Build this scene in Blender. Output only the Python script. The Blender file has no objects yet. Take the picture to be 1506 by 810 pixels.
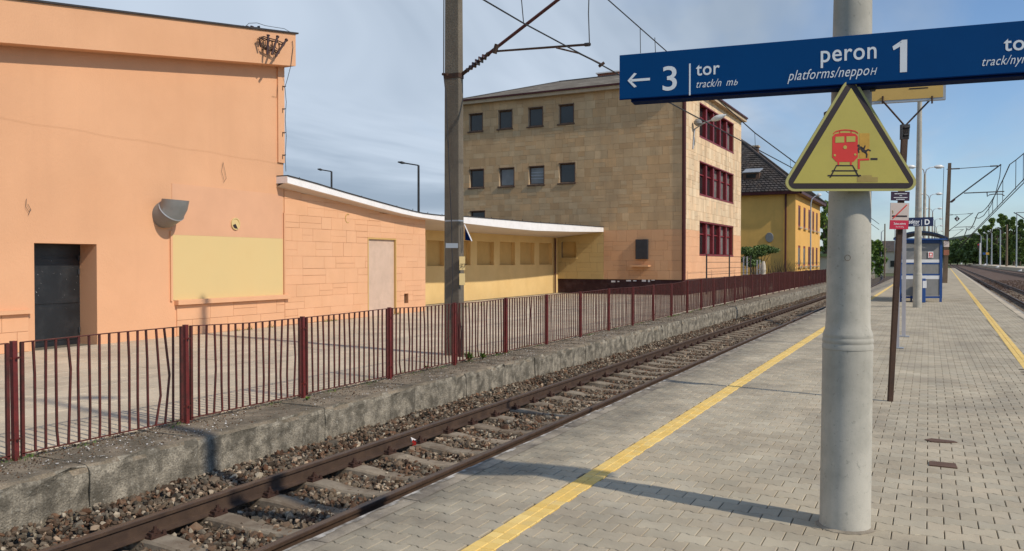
import bpy, math, random
import numpy as np
from mathutils import Vector
random.seed(7); rng = np.random.default_rng(7)
sc = bpy.context.scene
col = sc.collection
R_ = math.radians
# ------------------------------------------------------------------ camera
F = 1220.0
TH = math.atan(613/F)            # the camera looks this far to the left of the track direction (+Y)
PT = math.atan(20/F)             # and slightly downwards
EYE = 1.72                       # eye height above the paved platform (z = 0)
cam = bpy.data.objects.new('camera', bpy.data.cameras.new('camera')); col.objects.link(cam)
cam.data.sensor_width = 36; cam.data.lens = 36*F/1506
cam.data.clip_start = .05; cam.data.clip_end = 6000
cam.location = (0, 0, EYE); cam.rotation_euler = (math.pi/2-PT, 0, TH)
sc.camera = cam
# ------------------------------------------------------------------ light
SUN_EL = R_(40); SUN_AZ = R_(99)    # azimuth clockwise from +Y
w = bpy.data.worlds.new('World'); sc.world = w; w.use_nodes = True
wn = w.node_tree; wn.nodes.clear()
wo = wn.nodes.new('ShaderNodeOutputWorld'); bg = wn.nodes.new('ShaderNodeBackground'); bg.inputs[1].default_value = .12
sky = wn.nodes.new('ShaderNodeTexSky'); sky.sky_type = 'NISHITA'; sky.sun_disc = False
sky.sun_elevation = SUN_EL; sky.sun_rotation = SUN_AZ; sky.dust_density = .3; sky.ozone_density = 5.0; sky.altitude = 200
tc = wn.nodes.new('ShaderNodeTexCoord')
sep = wn.nodes.new('ShaderNodeSeparateXYZ'); wn.links.new(tc.outputs['Generated'], sep.inputs[0])
def wmath(op, a, b=None, clamp=False):
    n = wn.nodes.new('ShaderNodeMath'); n.operation = op; n.use_clamp = clamp
    for i, v in enumerate((a, b)):
        if v is None: continue
        if isinstance(v, (int, float)): n.inputs[i].default_value = v
        else: wn.links.new(v, n.inputs[i])
    return n.outputs[0]
zz = wmath('ADD', wmath('MAXIMUM', sep.outputs[2], 0.0), .12)      # clouds lie on a flat layer overhead
cx = wmath('DIVIDE', sep.outputs[0], zz); cy = wmath('DIVIDE', sep.outputs[1], zz)
cmb = wn.nodes.new('ShaderNodeCombineXYZ'); wn.links.new(cx, cmb.inputs[0]); wn.links.new(cy, cmb.inputs[1])
def cloud(scale, lo, hi, det=6, stretch=(1, .35, 1), rot=.5):
    mp = wn.nodes.new('ShaderNodeMapping'); mp.inputs['Scale'].default_value = stretch; mp.inputs['Rotation'].default_value = (0, 0, rot)
    wn.links.new(cmb.outputs[0], mp.inputs[0])
    n = wn.nodes.new('ShaderNodeTexNoise'); n.inputs['Scale'].default_value = scale; n.inputs['Detail'].default_value = det
    n.inputs['Roughness'].default_value = .58; n.inputs['Distortion'].default_value = .6
    wn.links.new(mp.outputs[0], n.inputs['Vector'])
    m = wn.nodes.new('ShaderNodeMapRange'); m.inputs[1].default_value = lo; m.inputs[2].default_value = hi; m.interpolation_type = 'SMOOTHSTEP'
    wn.links.new(n.outputs[0], m.inputs[0]); return m.outputs[0]
# a thin veil of high cloud, thicker towards the west (-X), with wisps
veil = wn.nodes.new('ShaderNodeMapRange'); veil.inputs[1].default_value = .05; veil.inputs[2].default_value = -.6
veil.inputs[3].default_value = .0; veil.inputs[4].default_value = .95
wn.links.new(sep.outputs[0], veil.inputs[0])
wisp = wmath('MULTIPLY', cloud(.55, .45, .72), .7)
wisp2 = wmath('MULTIPLY', cloud(1.7, .44, .75, rot=.9), .4)
low = wn.nodes.new('ShaderNodeMapRange'); low.inputs[1].default_value = .22; low.inputs[2].default_value = 0.0; low.inputs[3].default_value = 0; low.inputs[4].default_value = .15
wn.links.new(sep.outputs[2], low.inputs[0])
amt = wmath('ADD', wmath('ADD', wmath('ADD', veil.outputs[0], wisp), wisp2), low.outputs[0], True)
amt = wmath('MINIMUM', amt, .95)
mx = wn.nodes.new('ShaderNodeMix'); mx.data_type = 'RGBA'
wn.links.new(amt, mx.inputs[0]); wn.links.new(sky.outputs[0], mx.inputs[6])
tone = wn.nodes.new('ShaderNodeMix'); tone.data_type = 'RGBA'     # grey-blue base of the veil with paler wisps in it
tone.inputs[6].default_value = (2.5, 3.1, 3.9, 1); tone.inputs[7].default_value = (4.9, 5.6, 6.5, 1)
wn.links.new(cloud(.8, .35, .75, 5, (1, .5, 1), .2), tone.inputs[0])
wn.links.new(tone.outputs[2], mx.inputs[7])
wn.links.new(mx.outputs[2], bg.inputs[0]); wn.links.new(bg.outputs[0], wo.inputs[0])
sl = bpy.data.lights.new('sun', 'SUN'); sl.energy = 3.05; sl.angle = R_(1.0); sl.color = (1, .91, .77)
sun = bpy.data.objects.new('sun', sl); col.objects.link(sun)
sdir = Vector((math.sin(SUN_AZ)*math.cos(SUN_EL), math.cos(SUN_AZ)*math.cos(SUN_EL), math.sin(SUN_EL)))
sun.rotation_euler = sdir.to_track_quat('Z', 'Y').to_euler()
sc.view_settings.view_transform = 'Standard'; sc.view_settings.look = 'None'
sc.view_settings.exposure = 0.17; sc.view_settings.gamma = 1

# ------------------------------------------------------------------ survey helpers: a photo pixel becomes a point on a known plane
rV = np.array([math.cos(TH), math.sin(TH), 0]); f0 = np.array([-math.sin(TH), math.cos(TH), 0]); Zv = np.array([0, 0, 1.])
fV = f0*math.cos(PT)-Zv*math.sin(PT); uV = f0*math.sin(PT)+Zv*math.cos(PT); CAM = np.array([0, 0, EYE])
def ray(x, y): return fV+rV*(x-753)/F+uV*(405-y)/F
def atX(x, y, X): d = ray(x, y); return CAM+d*X/d[0]
def atz(x, y, z): d = ray(x, y); return CAM+d*(z-EYE)/d[2]
def atf(x, y, D): d = ray(x, y); return CAM+d*D/d.dot(f0)
def atP(x, y, o, n): d = ray(x, y); n = np.array(n); return CAM+d*((np.array(o)-CAM).dot(n)/d.dot(n))
def proj(p):
    v = np.asarray(p, float)-CAM; q = v.dot(fV); return 753+F*v.dot(rV)/q, 405-F*v.dot(uV)/q, q
DL = math.atan(637/F)-TH          # right-hand tracks run slightly clockwise of the left-hand one
Rf = np.array([math.sin(DL), math.cos(DL), 0]); Rr = np.array([math.cos(DL), -math.sin(DL), 0])
def RP(R, s, z): p = Rr*R+Rf*s; return np.array([p[0], p[1], z])

# ------------------------------------------------------------------ materials
def mat(name, base, var=.12, scale=2.0, rough=.85, bump=.15, bscale=60., metal=0., spec=.3, isl=0., dirt=None, damt=.5, dscale=1.2, dlo=.45, dhi=.7,
        streak=None, samt=.4, sscale=3., grain=0., gscale=180., dirt2=None, d2scale=9., d2lo=.55, d2hi=.7, d2amt=.6, coords='pos', alpha=None):
    m = bpy.data.materials.new(name); m.use_nodes = True
    t = m.node_tree; N = t.nodes; L = t.links; b = N['Principled BSDF']
    b.inputs['Roughness'].default_value = rough; b.inputs['Metallic'].default_value = metal
    b.inputs['Specular IOR Level'].default_value = spec
    if coords == 'pos': g = N.new('ShaderNodeNewGeometry'); vec = g.outputs['Position']
    else: g = N.new('ShaderNodeTexCoord'); vec = g.outputs['Object']
    def noise(s, det=4, v=None, r=.55):
        n = N.new('ShaderNodeTexNoise'); n.inputs['Scale'].default_value = s; n.inputs['Detail'].default_value = det; n.inputs['Roughness'].default_value = r
        L.new(v or vec, n.inputs['Vector']); return n.outputs[0]
    def mr(x, a, c, lo=0., hi=1.):
        n = N.new('ShaderNodeMapRange'); n.inputs[1].default_value = a; n.inputs[2].default_value = c; n.inputs[3].default_value = lo; n.inputs[4].default_value = hi
        L.new(x, n.inputs[0]); return n.outputs[0]
    def mul(x, v, op='MULTIPLY'):
        n = N.new('ShaderNodeMath'); n.operation = op; L.new(x, n.inputs[0])
        if isinstance(v, (int, float)): n.inputs[1].default_value = v
        else: L.new(v, n.inputs[1])
        return n.outputs[0]
    k = mr(noise(scale), .3, .7, 1-var, 1+var)
    if grain: k = mul(k, mr(noise(gscale, 2), .3, .7, 1-grain, 1+grain))
    if isl:
        gi = N.new('ShaderNodeNewGeometry'); oi = N.new('ShaderNodeObjectInfo')
        f = mul(mul(gi.outputs['Random Per Island'], oi.outputs['Random'], 'ADD'), 1.0, 'FRACT') if False else None
        a = N.new('ShaderNodeMath'); a.operation = 'ADD'; L.new(gi.outputs['Random Per Island'], a.inputs[0]); L.new(oi.outputs['Random'], a.inputs[1])
        fr = N.new('ShaderNodeMath'); fr.operation = 'FRACT'; L.new(a.outputs[0], fr.inputs[0])
        k = mul(k, mr(fr.outputs[0], 0, 1, 1-isl, 1+isl))
    vm = N.new('ShaderNodeVectorMath'); vm.operation = 'SCALE'; vm.inputs[0].default_value = base[:3]; L.new(k, vm.inputs['Scale'])
    c = vm.outputs[0]
    def blend(c, colr, fac):
        n = N.new('ShaderNodeMix'); n.data_type = 'RGBA'; L.new(fac, n.inputs[0]); L.new(c, n.inputs[6]); n.inputs[7].default_value = (*colr[:3], 1); return n.outputs[2]
    if isl:
        sw = N.new('ShaderNodeMath'); sw.operation = 'MULTIPLY'; L.new(fr.outputs[0], sw.inputs[0]); sw.inputs[1].default_value = 7.31
        s2 = N.new('ShaderNodeMath'); s2.operation = 'FRACT'; L.new(sw.outputs[0], s2.inputs[0])
        hs = N.new('ShaderNodeHueSaturation'); L.new(mr(s2.outputs[0], 0, 1, .5-isl*.04, .5+isl*.04), hs.inputs['Hue']); L.new(mr(s2.outputs[0], 0, 1, 1+isl*.6, 1-isl*.6), hs.inputs['Saturation'])
        L.new(c, hs.inputs['Color']); c = hs.outputs[0]
    if dirt is not None: c = blend(c, dirt, mul(mr(noise(dscale, 7, r=.65), dlo, dhi), damt))
    if dirt2 is not None: c = blend(c, dirt2, mul(mr(noise(d2scale, 6, r=.7), d2lo, d2hi), d2amt))
    if streak is not None:
        mp = N.new('ShaderNodeMapping'); mp.inputs['Scale'].default_value = (1, 1, .08); L.new(vec, mp.inputs[0])
        c = blend(c, streak, mul(mr(noise(sscale, 5, mp.outputs[0], .6), .5, .75), samt))
    L.new(c, b.inputs['Base Color'])
    if bump:
        bp = N.new('ShaderNodeBump'); bp.inputs['Strength'].default_value = bump; bp.inputs['Distance'].default_value = .02
        L.new(noise(bscale, 5), bp.inputs['Height']); L.new(bp.outputs[0], b.inputs['Normal'])
    return m
M = {}
M['paver'] = mat('concrete paver', (.44, .376, .272), .12, 1.1, .9, .25, 220, isl=.10, grain=.12, gscale=260, dirt=(.17, .145, .115), damt=.55, dscale=.7, dlo=.48, dhi=.72, dirt2=(.10, .085, .07), d2scale=5, d2lo=.66, d2hi=.78, d2amt=.35)
def edge_grime(m):
    t = m.node_tree; N = t.nodes; L = t.links; bs = N['Principled BSDF']; src = bs.inputs['Base Color'].links[0].from_socket
    g = N.new('ShaderNodeNewGeometry'); sp = N.new('ShaderNodeSeparateXYZ'); L.new(g.outputs['Position'], sp.inputs[0])
    n = N.new('ShaderNodeTexNoise'); n.inputs['Scale'].default_value = 1.6; n.inputs['Detail'].default_value = 8; n.inputs['Roughness'].default_value = .7; L.new(g.outputs['Position'], n.inputs[0])
    a = N.new('ShaderNodeMath'); a.operation = 'MULTIPLY_ADD'; L.new(n.outputs[0], a.inputs[0]); a.inputs[1].default_value = 2.2; L.new(sp.outputs[0], a.inputs[2])   # -3.4+1.1 .. 
    r = N.new('ShaderNodeMapRange'); r.inputs[1].default_value = -1.55; r.inputs[2].default_value = -2.35; r.inputs[3].default_value = 0; r.inputs[4].default_value = .75; L.new(a.outputs[0], r.inputs[0])
    mx_ = N.new('ShaderNodeMix'); mx_.data_type = 'RGBA'; L.new(r.outputs[0], mx_.inputs[0]); L.new(src, mx_.inputs[6]); mx_.inputs[7].default_value = (.135, .12, .095, 1); L.new(mx_.outputs[2], bs.inputs['Base Color'])
edge_grime(M['paver'])
def stains(m):
    t = m.node_tree; N = t.nodes; L = t.links; bs = N['Principled BSDF']; src = bs.inputs['Base Color'].links[0].from_socket
    g = N.new('ShaderNodeNewGeometry'); cur = src
    for (sc_, st, lo, hi, amt_, colr) in ((.9, (1.4, .22, 1), .52, .70, .42, (.20, .17, .13)), (14., (1, 1, 1), .68, .73, .55, (.11, .095, .075)), (2.6, (1, .6, 1), .56, .70, .30, (.46, .42, .34))):
        mp = N.new('ShaderNodeMapping'); mp.inputs['Scale'].default_value = st; mp.inputs['Location'].default_value = (sc_*3, sc_, 0); L.new(g.outputs['Position'], mp.inputs[0])
        n = N.new('ShaderNodeTexNoise'); n.inputs['Scale'].default_value = sc_; n.inputs['Detail'].default_value = 7; n.inputs['Roughness'].default_value = .6; L.new(mp.outputs[0], n.inputs[0])
        r = N.new('ShaderNodeMapRange'); r.inputs[1].default_value = lo; r.inputs[2].default_value = hi; r.inputs[4].default_value = amt_; L.new(n.outputs[0], r.inputs[0])
        x = N.new('ShaderNodeMix'); x.data_type = 'RGBA'; L.new(r.outputs[0], x.inputs[0]); L.new(cur, x.inputs[6]); x.inputs[7].default_value = (*colr, 1); cur = x.outputs[2]
    L.new(cur, bs.inputs['Base Color'])
stains(M['paver'])
M['paver_bed'] = mat('sand in joints', (.10, .085, .065), .3, 30, 1, .3, 200)
M['yellow_paver'] = mat('yellow warning paver', (.80, .55, .17), .08, 3, .7, .2, 200, isl=.08, grain=.08, dirt=(.42, .30, .14), damt=.5, dscale=3, dlo=.5, dhi=.75)
M['edge_slab'] = mat('dirty concrete edge slab', (.36, .305, .23), .2, 2, .95, .35, 150, grain=.15, dirt=(.10, .085, .07), damt=.8, dscale=1.8, dlo=.4, dhi=.62, dirt2=(.52, .50, .46), d2scale=7, d2lo=.6, d2hi=.7)
M['worn_paint'] = mat('worn white edge paint', (.50, .465, .41), .12, 6, .9, .3, 120, dirt=(.15, .13, .105), damt=.95, dscale=5, dlo=.40, dhi=.56)
M['old_concrete'] = mat('weathered concrete', (.30, .262, .20), .25, 5, .95, .9, 45, grain=.35, gscale=55, dirt=(.095, .083, .062), damt=.85, dscale=4.5, dlo=.43, dhi=.60, dirt2=(.44, .41, .34), d2scale=17, d2lo=.59, d2hi=.68, d2amt=.7, streak=(.075, .066, .05), samt=.7, sscale=9)
M['old_top'] = mat('mossy gritty concrete top', (.25, .20, .14), .25, 2, 1, .7, 50, grain=.3, gscale=60, dirt=(.10, .085, .06), damt=.8, dscale=2.2, dlo=.42, dhi=.6, dirt2=(.33, .30, .25), d2scale=20, d2lo=.55, d2hi=.7)
M['yard'] = mat('pale yard slab', (.56, .47, .345), .10, .8, .95, .3, 120, isl=.05, grain=.1, gscale=120, dirt=(.30, .26, .20), damt=.5, dscale=.9, dlo=.45, dhi=.7, dirt2=(.12, .11, .08), d2scale=6, d2lo=.66, d2hi=.76, d2amt=.5)
M['yard_bed'] = mat('yard joint', (.15, .13, .095), .25, 8, 1, .3, 100)
M['ballast_bed'] = mat('dark grit under ballast', (.085, .066, .05), .3, 20, 1, .8, 60, grain=.4, gscale=70)
M['stone'] = mat('ballast stone', (.115, .080, .052), .2, 14, .9, .3, 80, isl=.6, dirt=(.20, .15, .10), damt=.6, dscale=2.2, dlo=.5, dhi=.64)
M['stone_pale'] = mat('pale ballast stone', (.34, .27, .19), .15, 14, .9, .3, 80, isl=.35)
M['ballast_far'] = mat('brown ballast', (.115, .073, .052), .25, .4, 1, .8, 25, grain=.45, gscale=22, dirt=(.17, .12, .085), damt=.5, dscale=6)
M['sleeper'] = mat('concrete sleeper', (.29, .235, .17), .12, 4, .95, .4, 120, isl=.1, grain=.15, dirt=(.15, .11, .075), damt=.85, dscale=3, dlo=.42, dhi=.62)
M['rail'] = mat('rusty rail steel', (.078, .047, .029), .25, 5, .6, .25, 120, spec=.5, dirt=(.045, .026, .018), damt=.7, dscale=7, dlo=.4, dhi=.65, grain=.15, gscale=90)
M['railtop'] = mat('worn rail head', (.12, .078, .048), .15, 4, .45, .1, 120, metal=.35, spec=.5, dirt=(.09, .05, .035), damt=.6, dscale=6)
M['rust'] = mat('rust clip', (.06, .029, .02), .3, 30, .85, .4, 120)
M['fence'] = mat('maroon fence paint', (.145, .019, .016), .15, 8, .45, .15, 60, spec=.5, dirt=(.05, .018, .014), damt=.6, dscale=9, dlo=.5, dhi=.7)
M['fencebar'] = mat('dark maroon bar paint', (.105, .022, .017), .2, 8, .5, .15, 60, spec=.4, dirt=(.045, .022, .014), damt=.7, dscale=9, dlo=.45, dhi=.65)
M['orange'] = mat('orange render', (.705, .385, .215), .05, .5, .95, .3, 25, streak=(.60, .32, .18), samt=.3, sscale=1.3, dirt=(.64, .335, .18), damt=.45, dscale=.35, grain=.02, dirt2=(.60, .34, .20), d2scale=3, d2lo=.68, d2hi=.85, d2amt=.3)
M['orange_clad'] = mat('orange painted cladding', (.72, .40, .225), .04, 1.2, .9, .2, 40, isl=.018, dirt=(.66, .36, .19), damt=.35, dscale=1.5)
M['orange_joint'] = mat('grimy orange joint', (.50, .26, .13), .15, 2, 1, .1)
M['peach'] = mat('faded pink paint', (.675, .372, .222), .05, 1, .9, .1, 60)
M['panelyellow'] = mat('pale yellow paint', (.67, .50, .235), .04, .8, .9, .12, 40, dirt=(.62, .44, .20), damt=.4, dscale=.8)
M['pinkdoor'] = mat('boarded door, faded pink', (.60, .435, .33), .06, 1.2, .85, .12, 60, dirt=(.45, .33, .25), damt=.5, dscale=2)
M['blackdoor'] = mat('black steel door', (.014, .0155, .018), .2, 3, .42, .08, 40, spec=.5, dirt=(.045, .045, .045), damt=.5, dscale=3, dlo=.5, dhi=.75)
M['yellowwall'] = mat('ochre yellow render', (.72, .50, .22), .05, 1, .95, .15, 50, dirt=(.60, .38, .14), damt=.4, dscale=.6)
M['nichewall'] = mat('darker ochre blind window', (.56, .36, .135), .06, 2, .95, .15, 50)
M['white'] = mat('white fascia', (.83, .80, .78), .04, 2, .6, .1, 40, dirt=(.55, .52, .48), damt=.35, dscale=2.5, dlo=.5, dhi=.75)
M['soffit'] = mat('canopy soffit', (.66, .56, .47), .05, 1, .9, .1)
M['rooffelt'] = mat('roofing felt', (.045, .042, .042), .3, 3, .9, .3, 60)
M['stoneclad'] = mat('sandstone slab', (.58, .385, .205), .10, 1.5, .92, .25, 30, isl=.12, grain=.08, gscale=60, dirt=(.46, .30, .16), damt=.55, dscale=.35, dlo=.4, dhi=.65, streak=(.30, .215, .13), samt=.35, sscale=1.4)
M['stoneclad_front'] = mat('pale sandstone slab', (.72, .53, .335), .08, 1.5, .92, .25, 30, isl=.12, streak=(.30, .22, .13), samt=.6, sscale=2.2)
M['stonejoint'] = mat('stone joint', (.26, .18, .105), .2, 4, 1, .1)
M['tan_paint'] = mat('ochre painted cladding', (.53, .375, .16), .05, 1, .92, .2, 30, isl=.02)
M['rust_paint'] = mat('orange brown painted cladding', (.60, .335, .175), .05, 1, .92, .2, 30, isl=.03)
M['plinth'] = mat('dark maroon plinth', (.05, .02, .02), .2, 2, .8, .2, 20, dirt=(.12, .08, .08), damt=.4, dscale=2)
M['maroon'] = mat('maroon window paint', (.20, .02, .024), .12, 3, .5, .1, 40, spec=.4)
M['darkmaroon'] = mat('dark maroon pipe', (.07, .016, .014), .15, 3, .5, .1)
M['winframe'] = mat('old brown window frame', (.13, .075, .05), .2, 4, .8, .1)
M['winsill'] = mat('pale stone reveal', (.50, .38, .25), .1, 2, .9, .1)
M['metalroof'] = mat('patchy bitumen roof', (.15, .13, .105), .2, .8, .9, .3, 10, spec=.1, dirt=(.27, .24, .20), damt=.7, dscale=1.0, dlo=.5, dhi=.62, dirt2=(.12, .10, .09), d2scale=.7)
M['brick'] = mat('red brick', (.27, .11, .07), .3, 9, .95, .3)
M['yellowhouse'] = mat('yellow house render', (.80, .48, .13), .07, .5, .95, .2, 20, dirt=(.56, .345, .10), damt=.55, dscale=.28, dlo=.42, dhi=.65, streak=(.42, .27, .09), samt=.35, sscale=.7)
M['yellowfront'] = mat('yellow house front render', (.72, .40, .11), .05, .5, .95, .2, 20)
M['tile'] = mat('dark clay roof tile', (.062, .055, .052), .25, 2, .9, .3, 20, isl=.3, dirt=(.14, .10, .075), damt=.5, dscale=1.2)
M['concrete_pole'] = mat('grey spun concrete', (.475, .445, .375), .08, 1.2, .85, .10, 160, grain=.035, gscale=160, dirt=(.33, .315, .265), damt=.75, dscale=2.6, dlo=.42, dhi=.62, dirt2=(.22, .22, .185), d2scale=30, d2lo=.60, d2hi=.66, d2amt=.55, streak=(.30, .275, .22), samt=.5, sscale=6)
M['mast_concrete'] = mat('gritty mast concrete', (.175, .148, .112), .15, 1.5, .95, .8, 60, grain=.25, gscale=70, dirt=(.12, .10, .08), damt=.6, dscale=2, streak=(.09, .075, .06), samt=.5, sscale=5)
M['darkconcrete'] = mat('far mast concrete', (.20, .145, .10), .15, 2, .95, .2)
M['galv'] = mat('galvanised steel', (.42, .44, .46), .08, 3, .5, .05, metal=.5)
M['greymetal'] = mat('grey painted sheet metal', (.20, .205, .20), .07, 3, .5, .05, 40, spec=.5, dirt=(.33, .33, .31), damt=.3, dscale=2)
M['darksteel'] = mat('dark steel', (.035, .035, .038), .2, 4, .55, .1)
M['brownsteel'] = mat('rust brown steel', (.065, .034, .021), .25, 6, .7, .25, 60, dirt=(.045, .03, .024), damt=.6, dscale=5)
M['brownpaint'] = mat('brown painted tube', (.115, .035, .028), .2, 4, .55, .1)
M['insulator'] = mat('brown glazed insulator', (.055, .022, .014), .15, 8, .25, 0, spec=.6)
M['wire'] = mat('copper wire weathered', (.035, .038, .04), .1, 2, .7, 0)
M['signblue'] = mat('sign blue enamel', (.0003, .056, .19), .05, 1.5, .6, .0, 20, spec=.1, dirt=(.0004, .045, .155), damt=.5, dscale=3)
M['signnavy'] = mat('sign casing navy', (.0012, .016, .085), .1, 2, .7, 0, spec=.05)
M['signwhite'] = mat('sign lettering', (.80, .82, .83), .03, 20, .5, 0)
M['signyellow'] = mat('warning sign yellow', (.45, .38, .08), .05, 3, .42, .02, 30, spec=.4, dirt=(.34, .29, .065), damt=.4, dscale=6)
M['signyellowrim'] = mat('warning sign rim', (.40, .37, .13), .05, 6, .5, 0)
M['signblack'] = mat('sign dark print', (.032, .022, .024), .1, 10, .5, 0)
M['signred'] = mat('sign red print', (.60, .04, .032), .08, 6, .5, 0)
M['signorange'] = mat('sign faded orange patch', (.50, .285, .045), .1, 30, .5, 0)
M['signfade'] = mat('sign brownish stain', (.335, .25, .075), .1, 20, .5, 0)
M['signpaper'] = mat('yellow poster sheet', (.62, .40, .12), .05, 3, .6, 0)
M['pinksign'] = mat('crimson sign', (.52, .025, .06), .05, 3, .5, 0)
M['cream'] = mat('cream sign face', (.56, .47, .42), .05, 3, .6, 0)
M['navy'] = mat('navy sign', (.012, .022, .07), .05, 3, .45, 0)
M['dark_info'] = mat('dark violet sign', (.04, .02, .045), .05, 3, .5, 0)
M['lilacpost'] = mat('pale lilac steel post', (.50, .47, .47), .05, 3, .5, 0)
M['shelterblue'] = mat('shelter blue paint', (.006, .048, .19), .08, 3, .4, 0, spec=.5)
M['shelterroof'] = mat('shelter roof dark blue', (.008, .022, .06), .1, 2, .5, 0)
M['whiteband'] = mat('white glass band', (.62, .62, .62), .05, 3, .5, 0)
M['frost'] = mat('frosted glass panel', (.20, .195, .185), .1, 5, .35, 0, spec=.5)
M['leaf'] = mat('leaf', (.13, .20, .045), .35, 3, .7, 0, isl=.35, spec=.2)
M['leaf_dark'] = mat('dark leaf', (.13, .185, .065), .35, 1.0, .75, 0, isl=.35, spec=.15)
M['leaf_mid'] = mat('mid leaf', (.19, .26, .07), .35, .6, .75, 0, isl=.35, spec=.15)
M['bark'] = mat('bark', (.10, .075, .05), .3, 3, .95, .3)
M['grass'] = mat('grass ground', (.085, .105, .035), .35, .15, 1, .5, 8, dirt=(.15, .12, .075), damt=.6, dscale=.12)
M['hill'] = mat('wooded hill', (.035, .055, .03), .3, .02, 1, 0)
M['petal'] = mat('pale petal litter', (.62, .59, .55), .1, 50, .9, 0, isl=.15)
M['plainwall'] = mat('pale far wall', (.55, .48, .38), .1, 1, .9, 0)
M['lampwhite'] = mat('lamp head', (.62, .64, .64), .05, 5, .4, 0)
def glassmat(name, c, rough=.08):
    m = bpy.data.materials.new(name); m.use_nodes = True; b = m.node_tree.nodes['Principled BSDF']
    t = m.node_tree; n = t.nodes.new('ShaderNodeTexNoise'); n.inputs['Scale'].default_value = 1.3
    g = t.nodes.new('ShaderNodeNewGeometry'); t.links.new(g.outputs['Position'], n.inputs['Vector'])
    mxx = t.nodes.new('ShaderNodeMix'); mxx.data_type = 'RGBA'; mxx.inputs[6].default_value = (c[0]*.4, c[1]*.4, c[2]*.4, 1); mxx.inputs[7].default_value = (c[0]*1.6, c[1]*1.6, c[2]*1.6, 1)
    t.links.new(n.outputs[0], mxx.inputs[0]); t.links.new(mxx.outputs[2], b.inputs['Base Color'])
    b.inputs['Roughness'].default_value = rough; b.inputs['Specular IOR Level'].default_value = .6
    return m
M['glass'] = glassmat('dark window glass', (.022, .026, .026), .12)
M['glass_pale'] = glassmat('milky window glass', (.20, .20, .19), .2)
M['lensglass'] = glassmat('lamp lens', (.45, .45, .42), .2)

# ------------------------------------------------------------------ mesh helpers
class MB:
    def __init__(s): s.v = []; s.f = []
    def add(s, vs, fs):
        o = len(s.v); s.v += [tuple(map(float, q)) for q in vs]; s.f += [tuple(i+o for i in f) for f in fs]; return s
    def box(s, o, a, b, c):     # origin corner and three edge vectors
        o, a, b, c = (np.array(q, float) for q in (o, a, b, c))
        if np.dot(np.cross(a, b), c) < 0: a, b = b, a
        return s.add([o, o+a, o+a+b, o+b, o+c, o+a+c, o+a+b+c, o+b+c], [(0, 3, 2, 1), (4, 5, 6, 7), (0, 1, 5, 4), (1, 2, 6, 5), (2, 3, 7, 6), (3, 0, 4, 7)])
    def abox(s, x0, y0, z0, x1, y1, z1): return s.box((x0, y0, z0), (x1-x0, 0, 0), (0, y1-y0, 0), (0, 0, z1-z0))
    def quad(s, a, b, c, d): return s.add([a, b, c, d], [(0, 1, 2, 3)])
    def ring_loft(s, rings, cap=True, close=True):
        n = len(rings[0]); vs = [p for r in rings for p in r]; fs = []
        for i in range(len(rings)-1):
            for j in range(n if close else n-1):
                k = (j+1) % n; fs.append((i*n+j, i*n+k, (i+1)*n+k, (i+1)*n+j))
        if cap: fs.append(tuple(range(n-1, -1, -1))); fs.append(tuple((len(rings)-1)*n+j for j in range(n)))
        return s.add(vs, fs)
    def tube(s, pts, rad, n=8):
        pts = [np.array(p, float) for p in pts]; rad = rad if isinstance(rad, (list, tuple)) else [rad]*len(pts); rings = []
        d0 = pts[-1]-pts[0]; ref = np.array([0, 0, 1.]) if abs(d0[2]) < .9*np.linalg.norm(d0)+1e-9 else np.array([1., 0, 0])
        for i, p in enumerate(pts):
            d = pts[min(i+1, len(pts)-1)]-pts[max(i-1, 0)]; d /= np.linalg.norm(d)
            a = np.cross(d, ref); a /= np.linalg.norm(a); b = np.cross(d, a)
            rings.append([p+rad[i]*(math.cos(t)*a+math.sin(t)*b) for t in (2*math.pi*k/n for k in range(n))])
        return s.ring_loft([r[::-1] for r in rings])
    def lathe(s, cs, rs, n=32):     # centre points and radii, upright
        return s.ring_loft([[(c[0]+r*math.cos(2*math.pi*k/n), c[1]+r*math.sin(2*math.pi*k/n), c[2]) for k in range(n)] for c, r in zip(cs, rs)])
    def build(s, name, m, parent=None, smooth=False, kind=None, bevel=0):
        me = bpy.data.meshes.new(name); org = worldloc(parent)
        me.from_pydata([(a-org[0], b-org[1], c-org[2]) for a, b, c in s.v], [], s.f)
        me.materials.append(m if not isinstance(m, str) else M[m])
        if smooth:
            me.polygons.foreach_set('use_smooth', [True]*len(me.polygons)); 
            me.set_sharp_from_angle(angle=R_(40))
        o = bpy.data.objects.new(name, me); col.objects.link(o)
        if parent is not None: o.parent = parent
        if kind: o['kind'] = kind
        if bevel:
            bm_ = o.modifiers.new('bevel', 'BEVEL'); bm_.width = bevel; bm_.segments = 2; bm_.limit_method = 'ANGLE'
        return o
def worldloc(o):
    x = np.zeros(3)
    while o is not None: x = x+np.array(o.location); o = o.parent
    return x
def tag(o, label=None, cat=None, group=None, kind=None):
    if label: o['label'] = label
    if cat: o['category'] = cat
    if group: o['group'] = group
    if kind: o['kind'] = kind
    return o
def thing(name, loc, label, cat, group=None):
    o = bpy.data.objects.new(name, None); col.objects.link(o); o.location = [float(q) for q in loc]; o.empty_display_size = .3
    return tag(o, label, cat, group)
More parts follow.
